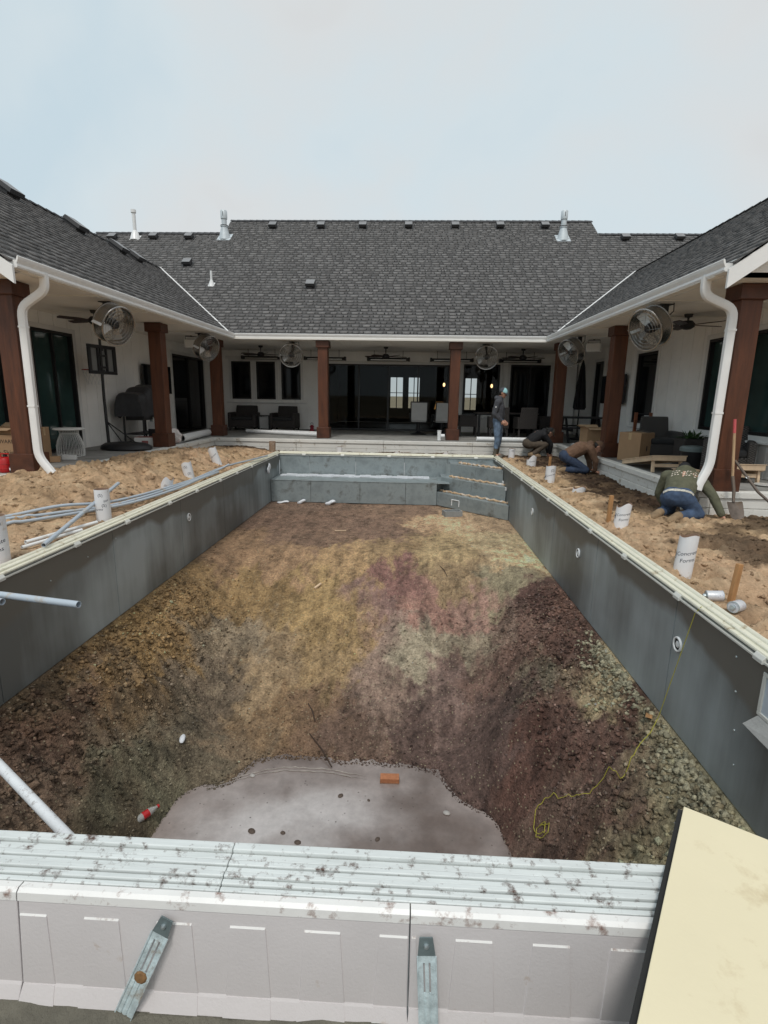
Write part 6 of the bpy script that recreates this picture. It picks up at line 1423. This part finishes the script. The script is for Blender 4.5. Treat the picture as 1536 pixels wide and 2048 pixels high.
def person(label, J, top_m, leg_m, boot_m, base, extra=None, tall_boot=False, hood=True):
    t_ = thing('person', label, 'person', base); g = {k: Vector(v) for k, v in J.items()}
    hd, fc, up = g['head'], g['face'].normalized(), g['up'].normalized(); fc = (fc-up*fc.dot(up)).normalized(); rt = fc.cross(up)
    HM = Matrix((rt, fc, up)).transposed().to_4x4()
    # --- body: one continuous figure
    b = MB()
    b.ell(hd, (.074, .094, .112), HM, 16, 12); b.ell(hd+fc*.03-up*.055, (.055, .068, .062), HM); b.cap(hd+fc*.088-up*.005, .010, hd+fc*.105-up*.028, .014, 8)
    b.ell(hd+fc*.083-up*.063, (.026, .014, .009), HM, 10, 7); b.ell(hd+fc*.078-up*.100, (.028, .022, .018), HM, 10, 7)
    for s in (-1, 1): b.ell(hd+rt*s*.077-up*.012-fc*.005, (.011, .022, .033), HM, 8, 7); b.ell(hd+fc*.080+rt*s*.032+up*.018, (.020, .012, .008), HM, 8, 6)
    b.cap(g['neck'], .058, hd-up*.07-fc*.01, .052)
    b.cap(g['pel'], .115, g['chest'], .125); b.cap(g['chest'], .12, g['neck'], .06)
    for s in 'LR':
        b.cap(g['neck']*.35+g['chest']*.65, .08, g['sh'+s], .062); b.cap(g['sh'+s], .052, g['el'+s], .042); b.cap(g['el'+s], .041, g['wr'+s], .028)
        d = g.get('hd'+s, g['wr'+s]-g['el'+s]); hand(b, g['wr'+s], d, g.get('pm'+s, Vector((0, 0, -1))), .5, 1 if s == 'L' else -1)
        b.cap(g['pel'], .10, g['hip'+s], .085); b.cap(g['hip'+s], .082, g['kn'+s], .055); b.cap(g['kn'+s], .054, g['an'+s], .038); b.cap(g['an'+s], .040, g['toe'+s], .032)
    body = remesh(b, 'body', skin, t_, .0085, 3)
    # --- clothes
    c = MB(); pel, ch, nk = g['pel'], g['chest'], g['neck']; mid = pel*.45+ch*.55
    lat = (g['shR']-g['shL']).normalized()
    for s_ in (-1, 1): c.cap(pel+lat*s_*.055+(ch-pel)*.28, .132, ch+lat*s_*.07, .135); c.cap(ch+lat*s_*.07, .13, nk+lat*s_*.03-(nk-ch)*.15, .085)
    c.cap(pel+(ch-pel)*.22, .142, mid, .150); c.cap(nk-(nk-ch)*.1, .085, nk+(hd-nk)*.25, .072)
    for s in 'LR':
        c.cap(nk*.35+ch*.65, .10, g['sh'+s], .084); c.cap(g['sh'+s], .082, g['el'+s], .064); c.cap(g['el'+s], .064, g['wr'+s]+(g['el'+s]-g['wr'+s])*.08, .047)
        c.cap(g['wr'+s]+(g['el'+s]-g['wr'+s])*.12, .05, g['wr'+s]+(g['el'+s]-g['wr'+s])*.04, .044)
    if hood:
        bk = -fc if abs(fc.z) < .6 else -(nk-ch).normalized()
        hb = nk-(g['face_t'] if 'face_t' in g else fc)*.075
        c.ell(hb, (.11, .075, .07), HM); c.cap(hb+lat*.08, .045, nk+fc*.06+lat*.05-up*.03, .03); c.cap(hb-lat*.08, .045, nk+fc*.06-lat*.05-up*.03, .03)
    remesh(c, 'top', top_m, t_, .012, 5, .012, 3)
    l = MB()
    l.cap(pel+lat*.06, .135, pel-lat*.06, .135)
    for s in 'LR':
        an2 = g['kn'+s]+(g['an'+s]-g['kn'+s])*(.55 if tall_boot else .93)
        l.cap(pel, .13, g['hip'+s], .112); l.cap(g['hip'+s], .112, g['kn'+s], .078); l.cap(g['kn'+s], .078, an2, .062 if not tall_boot else .060)
    remesh(l, 'trousers', leg_m, t_, .012, 5, .012, 9)
    for s in 'LR':
        bs = .012 if not tall_boot else 0; f_ = MB(); an, to, kn = g['an'+s], g['toe'+s], g['kn'+s]; fwd = (to-an).normalized(); sh = (kn-an).normalized()
        f_.cap(an+sh*(.30 if tall_boot else .10), .064 if tall_boot else .058, an, .052); f_.cap(an-fwd*.02-sh*.03, .046+bs, to, .042+bs); f_.cap(an-fwd*.05-sh*.045, .040+bs, an-fwd*.02, .045+bs); f_.cap(to-fwd*.05, .046+bs, to, .040+bs)
        remesh(f_, 'boot', boot_m, t_, .010, 3, .004)
    if extra: extra(t_, g, hd, fc, up, rt, HM)
    return t_
def cap_hat(col_front, col_back):
    def f(t_, g, hd, fc, up, rt, HM):
        inv = Matrix.Translation(t_.location).inverted()
        mb = MB(); n, m_ = 20, 8; Vv = []; Ff = []; mi = []
        for i in range(m_+1):
            th = math.radians(92)*i/m_
            for k in range(n):
                a = 2*math.pi*k/n; Vv.append(hd+up*.022+HM.to_3x3() @ Vector((.092*math.sin(th)*math.cos(a), .110*math.sin(th)*math.sin(a), .110*math.cos(th))))
        for i in range(m_):
            for k in range(n): mb.cur = 0 if math.sin(2*math.pi*(k+.5)/n) > .1 else 1; mb.mi.append(mb.cur); Ff.append((i*n+k, (i+1)*n+k, (i+1)*n+(k+1) % n, i*n+(k+1) % n))
        mb.v = [tuple(v) for v in Vv]; mb.f = Ff
        o = mb.build('cap', [col_front, col_back], t_, True, ang=80); o.matrix_parent_inverse = inv
        vs = []
        for k in range(9):
            a = math.pi*(.14+.72*k/8); vs.append(hd+up*.018+HM.to_3x3() @ Vector((.092*math.cos(a), .105*math.sin(a), 0)))
        for k in range(9):
            a = math.pi*(.14+.72*k/8); vs.append(hd-up*.005+HM.to_3x3() @ Vector((.098*math.cos(a), .105*math.sin(a)+.085*math.sin(a), 0)))
        v2 = [v+up*.005 for v in vs]; fs = []
        for k in range(8): fs += [(k, k+1, 10+k, 9+k), (27+k, 28+k, 19+k, 18+k), (9+k, 10+k, 28+k, 27+k)]
        b_ = MB().add(vs+v2, fs).build('brim', col_front if col_front is not teal else hood_gr, o, True)
        h = MB(); h.ell(hd-fc*.028-up*.01, (.080, .075, .085), HM, 14, 9); q_ = h.build('hair', hairm, t_, True); q_.matrix_parent_inverse = inv
    return f
z0 = sz(2.28, 13.8)
F1 = V3(.95, -.30, 0).normalized(); R1 = V3(-.30, -.95, 0).normalized(); B1 = V3(2.25, 13.80, z0)
def P1(f, r, z): return B1+F1*f+R1*r+V3(0, 0, z)
J = dict(head=P1(.075, 0, 1.635), face=F1+V3(0, 0, -.45), up=V3(0, 0, 1)+F1*.35, neck=P1(.01, 0, 1.47), chest=P1(.0, 0, 1.27), pel=P1(0, 0, .95),
    shL=P1(-.01, -.185, 1.40), shR=P1(-.01, .185, 1.40), elL=P1(-.07, -.24, 1.12), elR=P1(-.07, .24, 1.12), wrL=P1(.10, -.17, .95), wrR=P1(.10, .17, .95), hdL=F1*.8+V3(0, 0, -.7), hdR=F1*.8+V3(0, 0, -.7), pmL=R1, pmR=-R1,
    hipL=P1(0, -.09, .88), hipR=P1(0, .09, .88), knL=P1(.03, -.10, .48), knR=P1(.02, .10, .48), anL=P1(-.01, -.11, .085), anR=P1(-.02, .11, .085), toeL=P1(.16, -.13, .045), toeR=P1(.15, .13, .045))
def ex1(t_, g, hd, fc, up, rt, HM):
    cap_hat(teal, hood_gr)(t_, g, hd, fc, up, rt, HM)
    c = g['shR']*.6+g['elR']*.4+R1*.083; o = MB().obox(c, (.03, .004, .03), Matrix((F1, R1, V3(0, 0, 1))).transposed().to_4x4()).build('sleeve_patch', pvc, t_); o.matrix_parent_inverse = Matrix.Translation(t_.location).inverted()
person('man standing in charcoal hoodie, faded jeans, rubber boots and teal cap', J, hood_gr, jean_l, rubberm, tuple(B1), ex1, True)
# kneeling, brown hoodie
zb = sz(3.6, 11.3)
J = dict(head=(4.215, 11.78, zb+.565), face=(.62, -.12, -.75), up=(.75, -.05, .62), neck=(4.08, 11.80, zb+.555), chest=(3.90, 11.84, zb+.53), pel=(3.62, 11.92, zb+.34), face_t=(.2, 0, -.8),
    shL=(4.02, 12.02, zb+.53), shR=(4.02, 11.62, zb+.53), elL=(4.14, 12.05, zb+.28), elR=(4.14, 11.62, zb+.28), wrL=(4.16, 11.95, zb+.07), wrR=(4.17, 11.70, zb+.07), hdL=(.8, -.1, -.4), hdR=(.8, .1, -.4),
    hipL=(3.65, 12.02, zb+.30), hipR=(3.65, 11.82, zb+.30), knL=(3.99, 12.06, zb+.075), knR=(4.00, 11.76, zb+.075), anL=(3.60, 12.04, zb+.07), anR=(3.58, 11.80, zb+.07), toeL=(3.46, 12.05, zb+.035), toeR=(3.44, 11.80, zb+.035))
for k_ in J:
    if k_ not in ('face', 'up', 'face_t', 'hdL', 'hdR'): x_, y_, z_ = J[k_]; J[k_] = (x_-.30, y_-.52, z_)
person('man kneeling in brown hoodie, jeans and brown cap at the patio edge', J, hood_br, jean_d, bootm, (3.5, 11.4, zb), cap_hat(mat('cap_brown', (.12, .065, .045), .85), hood_br))
# kneeling with his back to us, olive hoodie
zb = sz(3.7, 7.05)
J = dict(head=(4.03, 7.60, zb+.60), face=(.35, .75, -.6), up=(.35, .6, .7), neck=(3.985, 7.48, zb+.575), chest=(3.90, 7.34, zb+.50), pel=(3.74, 7.10, zb+.31), face_t=(.2, .5, -.6),
    shL=(3.755, 7.50, zb+.525), shR=(4.11, 7.34, zb+.525), elL=(3.72, 7.58, zb+.27), elR=(4.20, 7.12, zb+.33), wrL=(3.80, 7.55, zb+.09), wrR=(4.27, 6.98, zb+.10), hdL=(.5, .3, -.6), hdR=(.4, .1, -.7),
    hipL=(3.66, 7.16, zb+.28), hipR=(3.83, 7.06, zb+.28), knL=(3.80, 7.40, zb+.08), knR=(4.04, 7.10, zb+.08), anL=(3.52, 7.08, zb+.09), anR=(3.68, 6.89, zb+.09), toeL=(3.40, 7.00, zb+.045), toeR=(3.52, 6.78, zb+.045))
for k_ in J:
    if k_ not in ('face', 'up', 'face_t', 'hdL', 'hdR'): x_, y_, z_ = J[k_]; J[k_] = (x_-.17, y_, z_)
def ex3(t_, g, hd, fc, up, rt, HM):
    inv = Matrix.Translation(t_.location).inverted()
    o = MB().ell(hd+up*.012, (.086, .104, .112), HM, 18, 12).build('beanie', jack_bk, t_, True); o.matrix_parent_inverse = inv
    ax = (g['chest']-g['pel']).normalized(); lat = (g['shR']-g['shL']).normalized(); bn_ = lat.cross(ax).normalized(); bn_ = bn_ if bn_.z > 0 else -bn_
    # belt with pale webbing, printed emblem on the back: both follow the cloth by ray casting
    top_o = [c for c in t_.children if c.name.startswith('top')][0]; bpy.context.view_layer.update()
    from mathutils.bvhtree import BVHTree
    bt = BVHTree.FromPolygons([v.co for v in top_o.data.vertices], [tuple(p.vertices) for p in top_o.data.polygons])
    ctr = g['chest']*.85+g['pel']*.15
    def onback(u, v):
        p = ctr+lat*u+ax*v+bn_*.6; h = bt.ray_cast(p, -bn_); return (h[0]+bn_*.003) if h[0] else None
    em = MB()
    def patch(us):
        P = [onback(*q_) for q_ in us]
        if all(P): em.add([tuple(p) for p in P], [tuple(range(len(P)))])
    for r_, n_, h_ in ((.085, 9, .022), (.045, 11, .018), (.008, 9, .018)):
        for k in range(n_):
            u = -.15+.30*(k+.5)/n_; v = r_*1.15+.02*(1-(u/.15)**2)-.03; w_ = .30/n_*.40
            if k % 4 == 3: continue
            patch([(u-w_, v), (u+w_*.6, v), (u+w_, v+h_), (u-w_*.3, v+h_)])
    o = em.build('back_print', mat('print_cream', (.62, .55, .46), .8), t_); o.matrix_parent_inverse = inv
    em = MB()
    for k in range(10):
        a = 2*math.pi*k/10; a2 = a+.45
        patch([(.135+.035*math.cos(a), .045+.035*math.sin(a)), (.135+.035*math.cos(a2), .045+.035*math.sin(a2)), (.135+.026*math.cos(a2), .045+.026*math.sin(a2)), (.135+.026*math.cos(a), .045+.026*math.sin(a))])
    if em.v: o = em.build('back_emblem', mat('print_rust', (.35, .17, .10), .8), t_); o.matrix_parent_inverse = inv
    bl = MB(); c0 = g['pel']+ax*.045
    tr_o = [c for c in t_.children if c.name.startswith('trousers')][0]; bt2 = BVHTree.FromPolygons([v.co for v in tr_o.data.vertices], [tuple(p.vertices) for p in tr_o.data.polygons])
    ring = []
    for k in range(25):
        a = math.radians(20+140*k/24); d = lat*math.cos(a)+bn_*math.sin(a); hs = []
        for off in (-.018, .018):
            h = bt2.ray_cast(c0-ax*.06+ax*off+d*.6, -d); h1 = bt.ray_cast(c0-ax*.06+ax*off+d*.6, -d)
            q_ = h[0] if h[0] else None
            if h1[0] and q_ and (h1[0]-c0).length > (q_-c0).length: q_ = h1[0]
            hs.append(q_+d*.006 if q_ else None)
        ring.append(hs)
    for A_, B_ in zip(ring[:-1], ring[1:]):
        if all(A_) and all(B_): bl.add([A_[0], B_[0], B_[1], A_[1]], [(0,1,2,3)])
    if bl.v: o = bl.build('belt', mat('belt_camo', (.48, .46, .40), .8, var=.5, scale=40), t_, True); o.matrix_parent_inverse = inv
person('man kneeling with back turned in olive printed hoodie and black beanie', J, hood_ol, jean_m, bootm, (3.75, 7.1, zb), ex3)
# crouching, black jacket
zb = sz(3.25, 14.15)
J = dict(head=(3.67, 14.20, zb+.66), face=(.75, .1, -.6), up=(.6, 0, .75), neck=(3.55, 14.20, zb+.64), chest=(3.38, 14.20, zb+.58), pel=(3.12, 14.20, zb+.36), face_t=(.3, 0, -.7),
    shL=(3.48, 14.38, zb+.60), shR=(3.48, 14.02, zb+.60), elL=(3.66, 14.38, zb+.36), elR=(3.68, 14.06, zb+.36), wrL=(3.68, 14.28, zb+.12), wrR=(3.70, 14.16, zb+.12),
    hipL=(3.14, 14.29, zb+.34), hipR=(3.14, 14.10, zb+.34), knL=(3.52, 14.34, zb+.33), knR=(3.54, 14.05, zb+.35), anL=(3.28, 14.32, zb+.09), anR=(3.24, 14.06, zb+.09), toeL=(3.44, 14.34, zb+.045), toeR=(3.40, 14.04, zb+.045))
person('worker crouching in black jacket and brown trousers by the far corner', J, jack_bk, pant_br, bootm, (3.3, 14.2, zb), cap_hat(pant_br, jack_bk))
